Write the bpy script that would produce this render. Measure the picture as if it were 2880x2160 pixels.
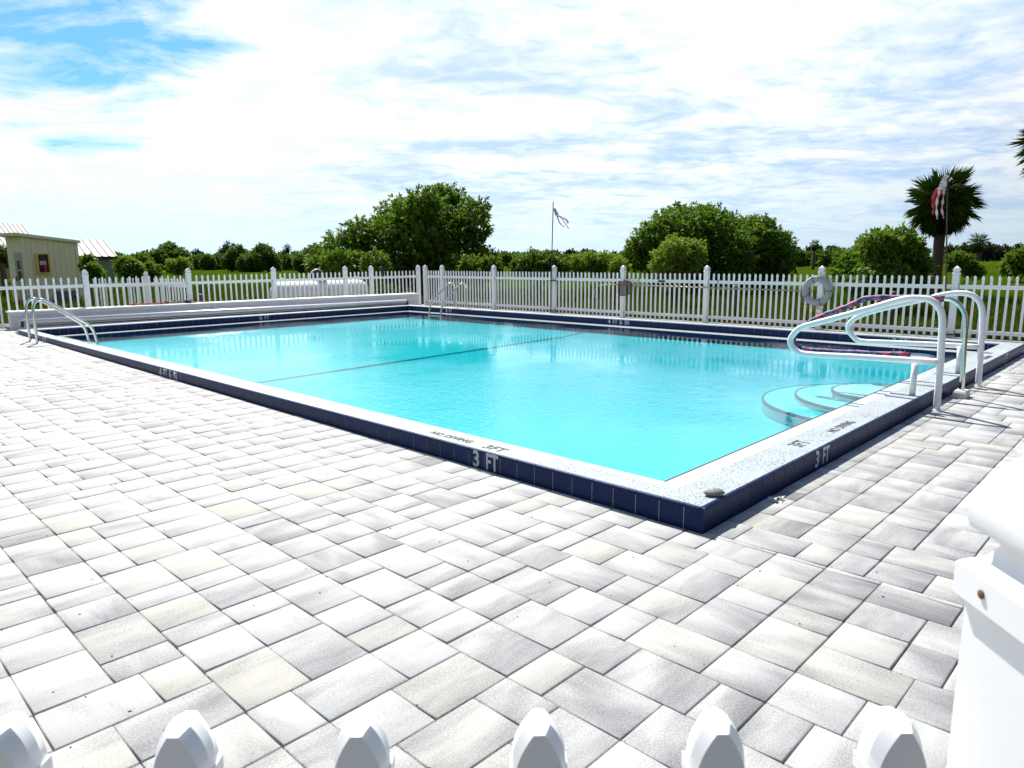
import bpy, bmesh, math, random
import numpy as np
from mathutils import Vector, Matrix
for o in list(bpy.data.objects): bpy.data.objects.remove(o)
SC = bpy.context.scene
COL = SC.collection
R = math.radians
# ------------------------------------------------------------------ camera
camd = bpy.data.cameras.new('camera'); cam = bpy.data.objects.new('camera', camd); COL.objects.link(cam)
cam.matrix_world = Matrix(((0.691673,0.130347,-0.710350,-3.276246),(-0.722180,0.115816,-0.681940,-1.749987),(-0.006619,0.984681,0.174241,1.310598),(0.000000,0.000000,0.000000,1.000000)))
camd.sensor_width = 36; camd.sensor_fit = 'HORIZONTAL'; camd.lens = 24.8925
camd.clip_start = 0.05; camd.clip_end = 6000
camd.dof.use_dof = True; camd.dof.focus_distance = 9.0; camd.dof.aperture_fstop = 16.0
SC.camera = cam
# ------------------------------------------------------------------ light
SUN_EL, SUN_AZ = R(51.4), R(61.5)          # azimuth counted from +X towards +Y
sv = Vector((math.cos(SUN_EL)*math.cos(SUN_AZ), math.cos(SUN_EL)*math.sin(SUN_AZ), math.sin(SUN_EL)))
sund = bpy.data.lights.new('sun', 'SUN'); sun = bpy.data.objects.new('sun', sund); COL.objects.link(sun)
sund.energy = 5.0; sund.angle = R(0.53); sund.color = (1.0, 0.955, 0.88)
sun.rotation_euler = (-sv).to_track_quat('-Z', 'Y').to_euler(); sun.location = (0, 0, 60)
SC.view_settings.view_transform = 'Standard'; SC.view_settings.look = 'None'
SC.view_settings.exposure = 0.8; SC.view_settings.gamma = 1.0; SC.view_settings.use_curve_mapping = False
SC.render.engine = 'CYCLES'
SC.cycles.max_bounces = 8; SC.cycles.diffuse_bounces = 3; SC.cycles.glossy_bounces = 4
SC.cycles.transparent_max_bounces = 16; SC.cycles.transmission_bounces = 4
SC.cycles.use_denoising = True
W = bpy.data.worlds.new('World'); SC.world = W; W.use_nodes = True

class NT:
    """small node-tree helper"""
    def __init__(s, tree): s.t = tree; tree.nodes.clear()
    def n(s, typ, ins=None, **kw):
        nd = s.t.nodes.new(typ)
        for k, v in kw.items(): setattr(nd, k, v)
        for k, v in (ins or {}).items():
            sk = nd.inputs[k]
            if hasattr(v, 'is_linked') or isinstance(v, bpy.types.NodeSocket): s.t.links.new(v, sk)
            else: sk.default_value = v
        return nd
    def math(s, op, a, b=0.0, c=None, clamp=False):
        nd = s.t.nodes.new('ShaderNodeMath'); nd.operation = op; nd.use_clamp = clamp
        for i, v in enumerate((a, b) if c is None else (a, b, c)):
            if isinstance(v, bpy.types.NodeSocket): s.t.links.new(v, nd.inputs[i])
            else: nd.inputs[i].default_value = v
        return nd.outputs[0]
    def ramp(s, f, stops, interp='LINEAR'):
        nd = s.t.nodes.new('ShaderNodeValToRGB'); nd.color_ramp.interpolation = interp
        e = nd.color_ramp.elements
        while len(e) < len(stops): e.new(0.5)
        for el, (p, c) in zip(e, stops):
            el.position = p; el.color = (c, c, c, 1) if isinstance(c, (int, float)) else (*c, 1)
        s.t.links.new(f, nd.inputs[0]); return nd.outputs[0]
    def mix(s, f, a, b, blend='MIX'):
        nd = s.t.nodes.new('ShaderNodeMix'); nd.data_type = 'RGBA'; nd.blend_type = blend
        for i, v in ((0, f), (6, a), (7, b)):
            if isinstance(v, bpy.types.NodeSocket): s.t.links.new(v, nd.inputs[i])
            elif i == 0: nd.inputs[0].default_value = v
            else: nd.inputs[i].default_value = (*v, 1)
        return nd.outputs[2]
    def noise(s, vec, scale, detail=3, rough=0.55, dist=0.0, out=0):
        nd = s.t.nodes.new('ShaderNodeTexNoise'); nd.inputs['Scale'].default_value = scale
        nd.inputs['Detail'].default_value = detail; nd.inputs['Roughness'].default_value = rough
        nd.inputs['Distortion'].default_value = dist
        if vec is not None: s.t.links.new(vec, nd.inputs['Vector'])
        return nd.outputs[out]
    def scale(s, vec, sc, loc=(0, 0, 0), rot=(0, 0, 0)):
        nd = s.t.nodes.new('ShaderNodeMapping'); nd.inputs['Scale'].default_value = sc
        nd.inputs['Location'].default_value = loc; nd.inputs['Rotation'].default_value = rot
        s.t.links.new(vec, nd.inputs['Vector']); return nd.outputs[0]

# ---- sky: Nishita air with a broken sheet of cloud, brighter towards the sun
w = NT(W.node_tree)
tc = w.n('ShaderNodeTexCoord').outputs['Generated']
sep = w.n('ShaderNodeSeparateXYZ', {0: tc})
zz = w.math('MAXIMUM', sep.outputs[2], 0.0)
den = w.math('ADD', zz, 0.09)
px = w.math('DIVIDE', sep.outputs[0], den); py = w.math('DIVIDE', sep.outputs[1], den)
pv = w.n('ShaderNodeCombineXYZ', {0: px, 1: py}).outputs[0]
pv1 = w.scale(pv, (1, 1, 1), rot=(0, 0, R(-44)))           # x along the view, y across it
sky = w.n('ShaderNodeTexSky', sky_type='NISHITA', sun_disc=False, sun_elevation=SUN_EL,
          sun_rotation=R(90) - SUN_AZ, air_density=1.1, dust_density=0.6, ozone_density=2.0)
n1 = w.noise(w.scale(pv1, (0.55, 0.42, 1), loc=(3.1, 1.7, 0)), 1.0, 7, 0.6, 0.35)
n2 = w.noise(w.scale(pv1, (1.0, 0.75, 1), loc=(8.3, 4.2, 0), rot=(0, 0, 0.25)), 1.5, 8, 0.62, 0.6)
n3 = w.noise(w.scale(pv1, (2.6, 2.3, 1), loc=(1.3, 2.2, 0), rot=(0, 0, 0.5)), 2.2, 6, 0.6, 0.5)
# the sheet of cloud thins out overhead and ends high on the left of the view
gd = Vector((0.321,1.242,0.429)).normalized()
dg = w.n('ShaderNodeVectorMath', {0: tc, 1: gd}, operation='DOT_PRODUCT').outputs['Value']
fray = w.math('MULTIPLY', w.math('SUBTRACT', n2, 0.5), 0.10)
gap = w.ramp(w.math('ADD', dg, fray), [(0.977, 0.0), (0.998, 1.0)])
high = w.ramp(w.math('ADD', zz, fray), [(0.36, 0.0), (0.62, 0.8), (1.0, 0.8)])
cov = w.math('ADD', w.math('ADD', w.math('MULTIPLY', n1, 0.5), w.math('MULTIPLY', n2, 0.45)), 0.10)
cov = w.math('SUBTRACT', cov, w.math('MULTIPLY', w.math('MAXIMUM', gap, high), 0.46))
covr = w.ramp(cov, [(0.16, 0.0), (0.34, 0.55), (0.47, 1.0)])
st = w.math('ADD', w.math('MULTIPLY', n2, 0.66), w.math('MULTIPLY', n3, 0.34))
shade = w.ramp(st, [(0.40, 0.0), (0.485, 0.5), (0.56, 1.0)])
# thicker, greyer belt of cloud towards the right of the view
bd_ = Vector((0.965,0.499,0.150)).normalized()
bdot = w.n('ShaderNodeVectorMath', {0: tc, 1: bd_}, operation='DOT_PRODUCT').outputs['Value']
belt = w.ramp(w.math('ADD', bdot, w.math('MULTIPLY', w.math('SUBTRACT', n1, 0.5), 0.25)), [(0.80, 0.25), (0.93, 0.95), (1.0, 1.0)])
low = w.ramp(zz, [(0.0, 0.1), (0.05, 0.8), (0.10, 1.0), (0.3, 0.9), (0.45, 0.3)])
shd = w.math('MULTIPLY', w.math('MULTIPLY', w.math('SUBTRACT', 1.0, shade), low), belt)
ccol = w.mix(shd, (0.97, 1.0, 1.0), (0.46, 0.64, 0.94))
ccol = w.mix(w.ramp(zz, [(0.0, 0.65), (0.12, 0.12), (0.3, 0.0)]), ccol, (0.55, 0.81, 1.0))
sd = w.n('ShaderNodeVectorMath', {0: tc, 1: sv}, operation='DOT_PRODUCT').outputs['Value']
glow = w.ramp(w.math('MULTIPLY_ADD', sd, 0.5, 0.5), [(0.0, 0.14), (0.5, 0.26), (0.72, 0.70), (0.8, 0.9), (1.0, 1.0)])
cstr = w.math('MULTIPLY', glow, 0.73)
bg1 = w.n('ShaderNodeBackground', {0: w.mix(1.0, sky.outputs[0], (0.45, 0.88, 1.3), 'MULTIPLY'), 1: 0.07})
bg2 = w.n('ShaderNodeBackground', {0: ccol, 1: cstr})
mx = w.n('ShaderNodeMixShader', {0: covr, 1: bg1.outputs[0], 2: bg2.outputs[0]})
w.n('ShaderNodeOutputWorld', {0: mx.outputs[0]})

# ------------------------------------------------------------------ materials
def mat(name):
    m = bpy.data.materials.new(name); m.use_nodes = True
    return m, NT(m.node_tree)
def principled(nt, color, rough=0.5, metal=0.0, bump=None, bstr=0.3, bdist=0.01, coat=0.0, spec=0.5):
    b = nt.n('ShaderNodeBsdfPrincipled', {'Roughness': rough, 'Metallic': metal, 'Coat Weight': coat, 'Specular IOR Level': spec})
    if isinstance(color, bpy.types.NodeSocket): nt.t.links.new(color, b.inputs['Base Color'])
    else: b.inputs['Base Color'].default_value = (*color, 1)
    if bump is not None:
        bp = nt.n('ShaderNodeBump', {'Height': bump, 'Strength': bstr, 'Distance': bdist})
        nt.t.links.new(bp.outputs[0], b.inputs['Normal'])
    nt.n('ShaderNodeOutputMaterial', {0: b.outputs[0]})
    return b
def simple(name, color, rough=0.5, metal=0.0, var=0.12, scale=8.0, bstr=0.1, **kw):
    m, nt = mat(name)
    tcx = nt.n('ShaderNodeTexCoord').outputs['Object']
    n = nt.noise(tcx, scale, 4)
    c = nt.mix(n, tuple(x*(1-var) for x in color), tuple(min(1, x*(1+var)) for x in color))
    principled(nt, c, rough, metal, bump=nt.noise(tcx, scale*6, 3), bstr=bstr, bdist=0.002, **kw)
    return m
def leaf_mat(name, dark, light, trans=0.3, rough=0.6):
    m, nt = mat(name)
    g = nt.n('ShaderNodeNewGeometry')
    rnd = g.outputs['Random Per Island']
    tcx = nt.n('ShaderNodeTexCoord').outputs['Object']
    big = nt.noise(tcx, 1.1, 2)
    f = nt.math('MULTIPLY_ADD', rnd, 0.65, nt.math('MULTIPLY_ADD', big, 0.9, -0.28), clamp=True)
    c = nt.mix(f, dark, light)
    b = nt.n('ShaderNodeBsdfPrincipled', {'Base Color': c, 'Roughness': rough, 'Specular IOR Level': 0.2})
    tcol = nt.mix(0.4, c, (0.15, 0.25, 0.01))
    t = nt.n('ShaderNodeBsdfTranslucent', {0: tcol})
    ms = nt.n('ShaderNodeMixShader', {0: trans, 1: b.outputs[0], 2: t.outputs[0]})
    nt.n('ShaderNodeOutputMaterial', {0: ms.outputs[0]})
    return m
M = {}
M['leaf_dark'] = leaf_mat('leaf_dark', (0.020, 0.058, 0.007), (0.16, 0.28, 0.02), 0.45)
M['leaf_mid'] = leaf_mat('leaf_mid', (0.03, 0.08, 0.008), (0.16, 0.28, 0.02), 0.43)
M['leaf_lime'] = leaf_mat('leaf_lime', (0.10, 0.18, 0.012), (0.30, 0.40, 0.04), 0.45)
M['leaf_far'] = leaf_mat('leaf_far', (0.024, 0.06, 0.01), (0.11, 0.2, 0.02), 0.4, 0.7)
M['leaf_farther'] = leaf_mat('leaf_farther', (0.012, 0.022, 0.014), (0.03, 0.045, 0.022), 0.1, 0.7)
M['palm'] = leaf_mat('palm', (0.05, 0.10, 0.012), (0.19, 0.28, 0.025), 0.45)
M['palm_dead'] = leaf_mat('palm_dead', (0.035, 0.024, 0.012), (0.10, 0.075, 0.04), 0.15, 0.8)
M['grass'] = leaf_mat('grass', (0.022, 0.055, 0.002), (0.075, 0.125, 0.004), 0.22, 0.85)
M['bark'] = simple('bark', (0.055, 0.042, 0.03), 0.9, var=0.4, scale=14, bstr=0.6)
M['bark_palm'] = simple('bark_palm', (0.075, 0.06, 0.045), 0.95, var=0.45, scale=18, bstr=0.8)
M['vinyl'] = simple('vinyl', (0.825, 0.83, 0.835), 0.38, var=0.05, scale=3, bstr=0.03)
M['white_paint'] = simple('white_paint', (0.76, 0.77, 0.79), 0.33, var=0.05, scale=9, bstr=0.03)
M['tank_paint'] = simple('tank_paint', (0.72, 0.71, 0.66), 0.45, var=0.08, scale=3)
M['chrome'] = simple('chrome', (0.62, 0.62, 0.58), 0.16, 1.0, var=0.15, scale=12, bstr=0.02)
M['steel_tube'] = simple('steel_tube', (0.62, 0.64, 0.68), 0.35, 0.25, var=0.12, scale=6)
M['dark'] = simple('dark', (0.018, 0.018, 0.02), 0.55)
M['black_metal'] = simple('black_metal', (0.03, 0.026, 0.022), 0.5, 0.3)
M['grout'] = simple('grout', (0.52, 0.52, 0.5), 0.85, var=0.2, scale=20)
M['concrete'] = simple('concrete', (0.55, 0.54, 0.5), 0.9, var=0.15, scale=12, bstr=0.3)
M['text_grey'] = simple('text_grey', (0.30, 0.36, 0.43), 0.4, var=0.25, scale=30)
M['text_black'] = simple('text_black', (0.035, 0.035, 0.038), 0.8, var=0.5, scale=90)
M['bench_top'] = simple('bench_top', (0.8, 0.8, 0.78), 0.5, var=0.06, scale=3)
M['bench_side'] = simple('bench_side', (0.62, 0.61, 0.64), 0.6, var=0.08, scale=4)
M['green_siding'] = simple('green_siding', (0.20, 0.265, 0.19), 0.75, var=0.1, scale=2)
M['house_wall'] = simple('house_wall', (0.50, 0.38, 0.16), 0.8, var=0.08, scale=1)
M['roof_metal'] = simple('roof_metal', (0.25, 0.195, 0.20), 0.6, 0.0, var=0.08, scale=1)
M['seam'] = simple('seam', (0.05, 0.04, 0.04), 0.6, 0.0)
M['fascia'] = simple('fascia', (0.022, 0.018, 0.016), 0.7)
M['yellow'] = simple('yellow', (0.75, 0.55, 0.14), 0.5)
M['red'] = simple('red', (0.35, 0.02, 0.02), 0.4)
M['rope_red'] = simple('rope_red', (0.28, 0.04, 0.03), 0.8)
M['net_red'] = simple('net_red', (0.11, 0.018, 0.025), 0.45)
M['paper'] = simple('paper', (0.55, 0.5, 0.48), 0.7)
M['glass_dark'] = simple('glass_dark', (0.02, 0.026, 0.034), 0.08)
M['ring_foam'] = simple('ring_foam', (0.31, 0.325, 0.345), 0.7, var=0.25, scale=16, bstr=0.3)
M['ring_band'] = simple('ring_band', (0.17, 0.18, 0.2), 0.7)
M['rope_tan'] = simple('rope_tan', (0.34, 0.28, 0.16), 0.9, var=0.3, scale=40)
M['pole_tan'] = simple('pole_tan', (0.40, 0.33, 0.24), 0.4, 0.4)
M['terracotta'] = simple('terracotta', (0.30, 0.13, 0.06), 0.8)
M['feather'] = simple('feather', (0.014, 0.014, 0.02), 0.6)
M['stone'] = simple('stone', (0.17, 0.16, 0.16), 0.85, var=0.6, scale=40, bstr=0.8)
M['plastic_clear'] = simple('plastic_clear', (0.5, 0.53, 0.53), 0.2, var=0.3, scale=40)
M['step_trim'] = simple('step_trim', (0.09, 0.11, 0.13), 0.5)
M['crumb'] = simple('crumb', (0.03, 0.024, 0.018), 0.9)
M['sand'] = simple('sand', (0.07, 0.06, 0.05), 0.95, var=0.45, scale=60, bstr=0.4)
M['cloth_white'] = simple('cloth_white', (0.72, 0.62, 0.62), 0.85)
M['cloth_blue'] = simple('cloth_blue', (0.38, 0.36, 0.50), 0.85, var=0.5, scale=60)
M['cloth_red'] = simple('cloth_red', (0.55, 0.05, 0.09), 0.85)
M['cloth_pink'] = simple('cloth_pink', (0.66, 0.34, 0.42), 0.85)
M['sill_tan'] = simple('sill_tan', (0.36, 0.30, 0.17), 0.7)

# paver: streaked light / grey concrete, per-piece tone, pits
m, nt = mat('paver'); M['paver'] = m
uv = nt.n('ShaderNodeUVMap', uv_map='uv').outputs[0]
tone = nt.n('ShaderNodeAttribute', attribute_name='tone').outputs['Fac']
warm = nt.n('ShaderNodeAttribute', attribute_name='warm').outputs['Fac']
s1 = nt.noise(nt.scale(uv, (2.2, 6.0, 1)), 1.0, 3, 0.5, 0.25)
s2 = nt.noise(nt.scale(uv, (7, 34.0, 1)), 1.0, 5, 0.65, 0.2)
sp = nt.noise(nt.scale(uv, (1, 1.6, 1)), 120, 4, 0.8)
stx = nt.math('ADD', nt.math('MULTIPLY_ADD', s1, 1.25, -0.125), nt.math('MULTIPLY_ADD', s2, 0.26, nt.math('MULTIPLY_ADD', sp, 1.5, -0.89)))
f = nt.ramp(nt.math('ADD', stx, tone), [(0.16, 0.0), (0.46, 0.46), (0.70, 0.86), (1.0, 1.0)])
light = nt.mix(warm, (0.455, 0.453, 0.44), (0.47, 0.445, 0.35))
c = nt.mix(f, (0.175, 0.176, 0.182), light)
pits = nt.ramp(nt.noise(uv, 70, 4, 0.75), [(0.63, 1.0), (0.71, 0.42)])
c = nt.mix(1.0, c, pits, 'MULTIPLY')
principled(nt, c, 0.82, bump=nt.math('ADD', sp, nt.math('MULTIPLY', s2, 0.7)), bstr=0.6, bdist=0.004, spec=0.25)
# dark blue glazed tile
m, nt = mat('tile_blue'); M['tile_blue'] = m
oc = nt.n('ShaderNodeTexCoord').outputs['Object']
ori = nt.n('ShaderNodeObjectInfo').outputs['Random']
nn = nt.noise(oc, 75, 4, 0.7)
c = nt.mix(nt.ramp(nn, [(0.3, 0), (0.72, 1)]), (0.002, 0.006, 0.030), (0.011, 0.034, 0.125))
c = nt.mix(nt.math('MULTIPLY', ori, 0.3), c, (0.005, 0.011, 0.034))
principled(nt, c, 0.4, bump=nn, bstr=0.25, bdist=0.002, spec=0.12)
# coping: white aggregate with dark flecks
m, nt = mat('coping'); M['coping'] = m
oc = nt.n('ShaderNodeTexCoord').outputs['Object']
big = nt.noise(oc, 2.2, 3)
fl = nt.noise(nt.scale(oc, (1, 1.4, 1), rot=(0, 0, 0.6)), 66, 3, 0.6, 0.6)
flk = nt.ramp(nt.math('ADD', fl, nt.math('MULTIPLY', nt.math('SUBTRACT', big, 0.5), 0.22)), [(0.385, 0.0), (0.45, 1.0)])
base = nt.mix(nt.noise(oc, 30, 3), (0.29, 0.335, 0.35), (0.42, 0.455, 0.455))
c = nt.mix(flk, (0.07, 0.085, 0.10), base)
principled(nt, c, 0.5, bump=fl, bstr=0.3, bdist=0.002, spec=0.4)
# wet white plaster ledge, pool plaster
m, nt = mat('ledge'); M['ledge'] = m
oc = nt.n('ShaderNodeTexCoord').outputs['Object']
principled(nt, nt.mix(nt.noise(oc, 3, 4), (0.56, 0.62, 0.64), (0.64, 0.68, 0.68)), 0.12, bump=nt.noise(oc, 7, 2), bstr=0.03, bdist=0.01, spec=0.6)
m, nt = mat('plaster'); M['plaster'] = m
oc = nt.n('ShaderNodeTexCoord').outputs['Object']
cau = nt.n('ShaderNodeTexVoronoi', {'Vector': nt.mix(0.12, oc, nt.noise(oc, 3.0, 2, out=1)), 'Scale': 5.0}, feature='SMOOTH_F1').outputs[0]
principled(nt, nt.mix(nt.noise(oc, 1.5, 5, 0.65), (0.45, 0.545, 0.535), (0.55, 0.63, 0.61)), 0.7)
# ground of the field
m, nt = mat('field'); M['field'] = m
oc = nt.n('ShaderNodeTexCoord').outputs['Object']
a = nt.noise(oc, 0.06, 5, 0.6); b2 = nt.noise(oc, 1.6, 6, 0.7); c3 = nt.noise(nt.scale(oc, (1, 1, 1)), 14, 3, 0.7)
c = nt.mix(nt.ramp(a, [(0.35, 0), (0.65, 1)]), (0.032, 0.068, 0.002), (0.075, 0.098, 0.003))
c = nt.mix(nt.math('MULTIPLY', nt.ramp(b2, [(0.42, 1), (0.62, 0)]), 0.55), c, (0.022, 0.05, 0.006))
c = nt.mix(nt.math('MULTIPLY', nt.ramp(c3, [(0.4, 1), (0.6, 0)]), 0.35), c, (0.03, 0.055, 0.008))
principled(nt, c, 0.95, bump=nt.math('ADD', b2, c3), bstr=0.9, bdist=0.12, spec=0.0)
# flowered sleeve
m, nt = mat('sleeve'); M['sleeve'] = m
oc = nt.n('ShaderNodeTexCoord').outputs['Object']
v1 = nt.noise(oc, 11, 2, 0.5); v2 = nt.noise(nt.scale(oc, (1, 1, 1), loc=(3, 5, 1)), 24, 2, 0.5)
c = nt.mix(nt.ramp(v2, [(0.44, 0), (0.6, 1)]), (0.018, 0.010, 0.055), (0.15, 0.11, 0.26))
c = nt.mix(nt.ramp(v1, [(0.58, 0), (0.63, 1)]), c, (0.52, 0.045, 0.10))
principled(nt, c, 0.6)
# beige shed boards
m, nt = mat('shed_board'); M['shed_board'] = m
oc = nt.n('ShaderNodeTexCoord').outputs['Object']
st2 = nt.noise(nt.scale(oc, (9, 9, 0.8)), 1.0, 5, 0.7)
principled(nt, nt.mix(st2, (0.76, 0.68, 0.46), (0.86, 0.79, 0.58)), 0.8, bump=st2, bstr=0.2, bdist=0.004)
# water: clear body, mirror by Fresnel, small wind ripples, tint from the body of water
m, nt = mat('water'); M['water'] = m
oc = nt.n('ShaderNodeTexCoord').outputs['Object']
warp = nt.noise(nt.scale(oc, (1, 1.0, 1)), 5.5, 3, 0.5, 0.8)
fine = nt.noise(nt.scale(oc, (1, 1.0, 1), rot=(0, 0, 0.5)), 19, 3, 0.6, 0.5)
gust = nt.n('ShaderNodeVectorMath', {0: nt.n('ShaderNodeVectorMath', {0: oc, 1: (2.15, 3.25, 0.0)}, operation='SUBTRACT').outputs[0], 1: (0.36, 0.30, 0.0)}, operation='MULTIPLY').outputs[0]
gust = nt.n('ShaderNodeVectorMath', {0: gust}, operation='LENGTH').outputs['Value']
gust = nt.ramp(nt.math('ADD', gust, nt.math('MULTIPLY', nt.math('SUBTRACT', nt.noise(oc, 1.1, 3), 0.5), 0.9)), [(0.25, 1.0), (0.95, 0.0)])
patch = nt.ramp(nt.noise(nt.scale(oc, (1, 1, 1), loc=(0.9, 1.4, 0)), 0.42, 3, 0.5), [(0.46, 0.02), (0.62, 0.45)])
patch = nt.math('MAXIMUM', patch, gust)
h = nt.math('ADD', nt.math('MULTIPLY', warp, nt.math('MULTIPLY_ADD', gust, 0.5, 0.30)), nt.math('MULTIPLY', nt.math('MULTIPLY', fine, patch), 2.6))
bp = nt.n('ShaderNodeBump', {'Height': h, 'Strength': 0.09, 'Distance': 0.05}).outputs[0]
fr = nt.n('ShaderNodeFresnel', {'IOR': 1.33, 'Normal': bp}).outputs[0]
gl = nt.n('ShaderNodeBsdfGlossy', {'Color': (1, 1, 1, 1), 'Roughness': 0.015, 'Normal': bp})
tr = nt.n('ShaderNodeBsdfTransparent', {0: (1, 1, 1, 1)})
ms = nt.n('ShaderNodeMixShader', {0: fr, 1: tr.outputs[0], 2: gl.outputs[0]})
va = nt.n('ShaderNodeVolumeAbsorption', {0: (0.02, 0.868, 0.918, 1), 1: 1.95})
nt.n('ShaderNodeOutputMaterial', {0: ms.outputs[0], 1: va.outputs[0]})

# ------------------------------------------------------------------ mesh helpers
class MB:
    def __init__(s): s.v = []; s.f = []
    def add(s, vs, fs):
        b = len(s.v); s.v += [tuple(x) for x in vs]; s.f += [tuple(i+b for i in f) for f in fs]; return s
    def box(s, x0, x1, y0, y1, z0, z1, mt=None):
        vs = [(x, y, z) for z in (z0, z1) for y in (y0, y1) for x in (x0, x1)]
        if mt is not None: vs = [mt @ Vector(v) for v in vs]
        return s.add(vs, [(0, 2, 3, 1), (4, 5, 7, 6), (0, 1, 5, 4), (2, 6, 7, 3), (0, 4, 6, 2), (1, 3, 7, 5)])
    def tube(s, path, r, n=12, caps=True):
        P = [Vector(p) for p in path]; rs = r if isinstance(r, (list, tuple)) else [r]*len(P)
        t0 = (P[1]-P[0]).normalized()
        up = Vector((0, 0, 1)) if abs(t0.z) < 0.9 else Vector((1, 0, 0))
        nrm = (up - t0*up.dot(t0)).normalized(); vs = []
        for i, p in enumerate(P):
            t = (P[min(i+1, len(P)-1)] - P[max(i-1, 0)]).normalized()
            nrm = (nrm - t*nrm.dot(t)).normalized(); bn = t.cross(nrm)
            for k in range(n):
                a = 2*math.pi*k/n; vs.append(p + (nrm*math.cos(a) + bn*math.sin(a))*rs[i])
        fs = [(i*n+k, i*n+(k+1) % n, (i+1)*n+(k+1) % n, (i+1)*n+k) for i in range(len(P)-1) for k in range(n)]
        if caps: fs += [tuple(reversed(range(n))), tuple(range((len(P)-1)*n, len(P)*n))]
        return s.add(vs, fs)
    def lathe(s, prof, n=20, mt=None):
        vs = []; fs = []
        for r, z in prof:
            for k in range(n): vs.append(Vector((r*math.cos(2*math.pi*k/n), r*math.sin(2*math.pi*k/n), z)))
        for i in range(len(prof)-1):
            for k in range(n): fs.append((i*n+k, i*n+(k+1) % n, (i+1)*n+(k+1) % n, (i+1)*n+k))
        fs += [tuple(reversed(range(n))), tuple(range((len(prof)-1)*n, len(prof)*n))]
        if mt is not None: vs = [mt @ v for v in vs]
        return s.add(vs, fs)
    def loft(s, secs):
        """stack of rectangles (half x, half y, z)"""
        vs = []; fs = []
        for a, b, z in secs: vs += [(-a, -b, z), (a, -b, z), (a, b, z), (-a, b, z)]
        for i in range(len(secs)-1):
            for k in range(4): fs.append((i*4+k, i*4+(k+1) % 4, i*4+4+(k+1) % 4, i*4+4+k))
        q = 4*(len(secs)-1); fs += [(3, 2, 1, 0), (q, q+1, q+2, q+3)]
        return s.add(vs, fs)
    def prism(s, poly, d):
        """polygon of 3-D points extruded by vector d"""
        n = len(poly); a = [Vector(p) for p in poly]; b = [p + Vector(d) for p in a]
        return s.add(a+b, [tuple(range(n)), tuple(reversed(range(n, 2*n)))] + [(i, i+n, (i+1) % n+n, (i+1) % n) for i in range(n)])
    def mesh(s, name, material, smooth=False):
        me = bpy.data.meshes.new(name); me.from_pydata(s.v, [], s.f)
        bm = bmesh.new(); bm.from_mesh(me); bmesh.ops.recalc_face_normals(bm, faces=bm.faces); bm.to_mesh(me); bm.free()
        me.materials.append(material)
        if smooth: me.shade_smooth() if hasattr(me, 'shade_smooth') else None
        return me
    def obj(s, name, material, parent=None, smooth=False, **kw):
        return link(name, s.mesh(name, material, smooth), parent, **kw)
def link(name, data, parent=None, **kw):
    o = bpy.data.objects.new(name, data); COL.objects.link(o)
    if parent is not None: o.parent = parent
    for k, v in kw.items(): o[k] = v
    return o
def thing(name, label, cat, loc=(0, 0, 0), rz=0.0, group=None):
    o = bpy.data.objects.new(name, None); COL.objects.link(o); o.location = loc; o.rotation_euler = (0, 0, rz)
    o.empty_display_size = 0.1
    o['label'] = label; o['category'] = cat
    if group: o['group'] = group
    return o
def local(t, pts):
    """world points into the frame of thing t"""
    mi = Matrix.LocRotScale(t.location, t.rotation_euler, t.scale).inverted()
    return [mi @ Vector(p) for p in pts]
def smooth_path(P, k=6):
    P = [Vector(p) for p in P]; out = []
    Q = [2*P[0]-P[1]] + P + [2*P[-1]-P[-2]]
    for i in range(1, len(Q)-2):
        for j in range(k):
            t = j/k; a, b, c, d = Q[i-1], Q[i], Q[i+1], Q[i+2]
            out.append(0.5*((2*b) + (c-a)*t + (2*a-5*b+4*c-d)*t*t + (3*b-a-3*c+d)*t**3))
    out.append(P[-1]); return out
def np_mesh(name, verts, faces, material):
    """verts (n,3), faces (m,k) equal-sized"""
    me = bpy.data.meshes.new(name); verts = np.asarray(verts, np.float32); faces = np.asarray(faces, np.int32)
    me.vertices.add(len(verts)); me.vertices.foreach_set('co', verts.ravel())
    k = faces.shape[1]; me.loops.add(faces.size); me.loops.foreach_set('vertex_index', faces.ravel())
    me.polygons.add(len(faces)); me.polygons.foreach_set('loop_start', np.arange(0, faces.size, k, dtype=np.int32))
    me.update(calc_edges=True); me.validate(); me.materials.append(material); return me
def text_mesh(txt, size, material, sx=1.0, bold=0.0, depth=0.0015, spacing=1.0, shear=0.0):
    cu = bpy.data.curves.new('lettering', 'FONT'); cu.body = txt; cu.size = size; cu.extrude = depth
    cu.offset = bold; cu.align_x = 'CENTER'; cu.align_y = 'CENTER'; cu.space_character = spacing; cu.resolution_u = 4; cu.shear = shear
    o = bpy.data.objects.new('lettering', cu); COL.objects.link(o)
    dg_ = bpy.context.evaluated_depsgraph_get(); me = bpy.data.meshes.new_from_object(o.evaluated_get(dg_))
    bpy.data.objects.remove(o); bpy.data.curves.remove(cu)
    me.transform(Matrix.Diagonal((sx, 1, 1, 1))); me.materials.clear(); me.materials.append(material); return me

rng = np.random.default_rng(7); random.seed(5)
ZD = -0.135                                  # deck level (top of the coping is z = 0)
def deck_z(x, y): return -0.135 + 0.0042*max(0.0, min(y, 15.0))*(1.0 if x < 0 else 0.0)
# ------------------------------------------------------------------ ground and deck
g = MB(); S = 3000
g.add([(-S, -S, -0.24), (S, -S, -0.24), (S, S, -0.24), (-S, S, -0.24)], [(0, 1, 2, 3)])
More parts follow.
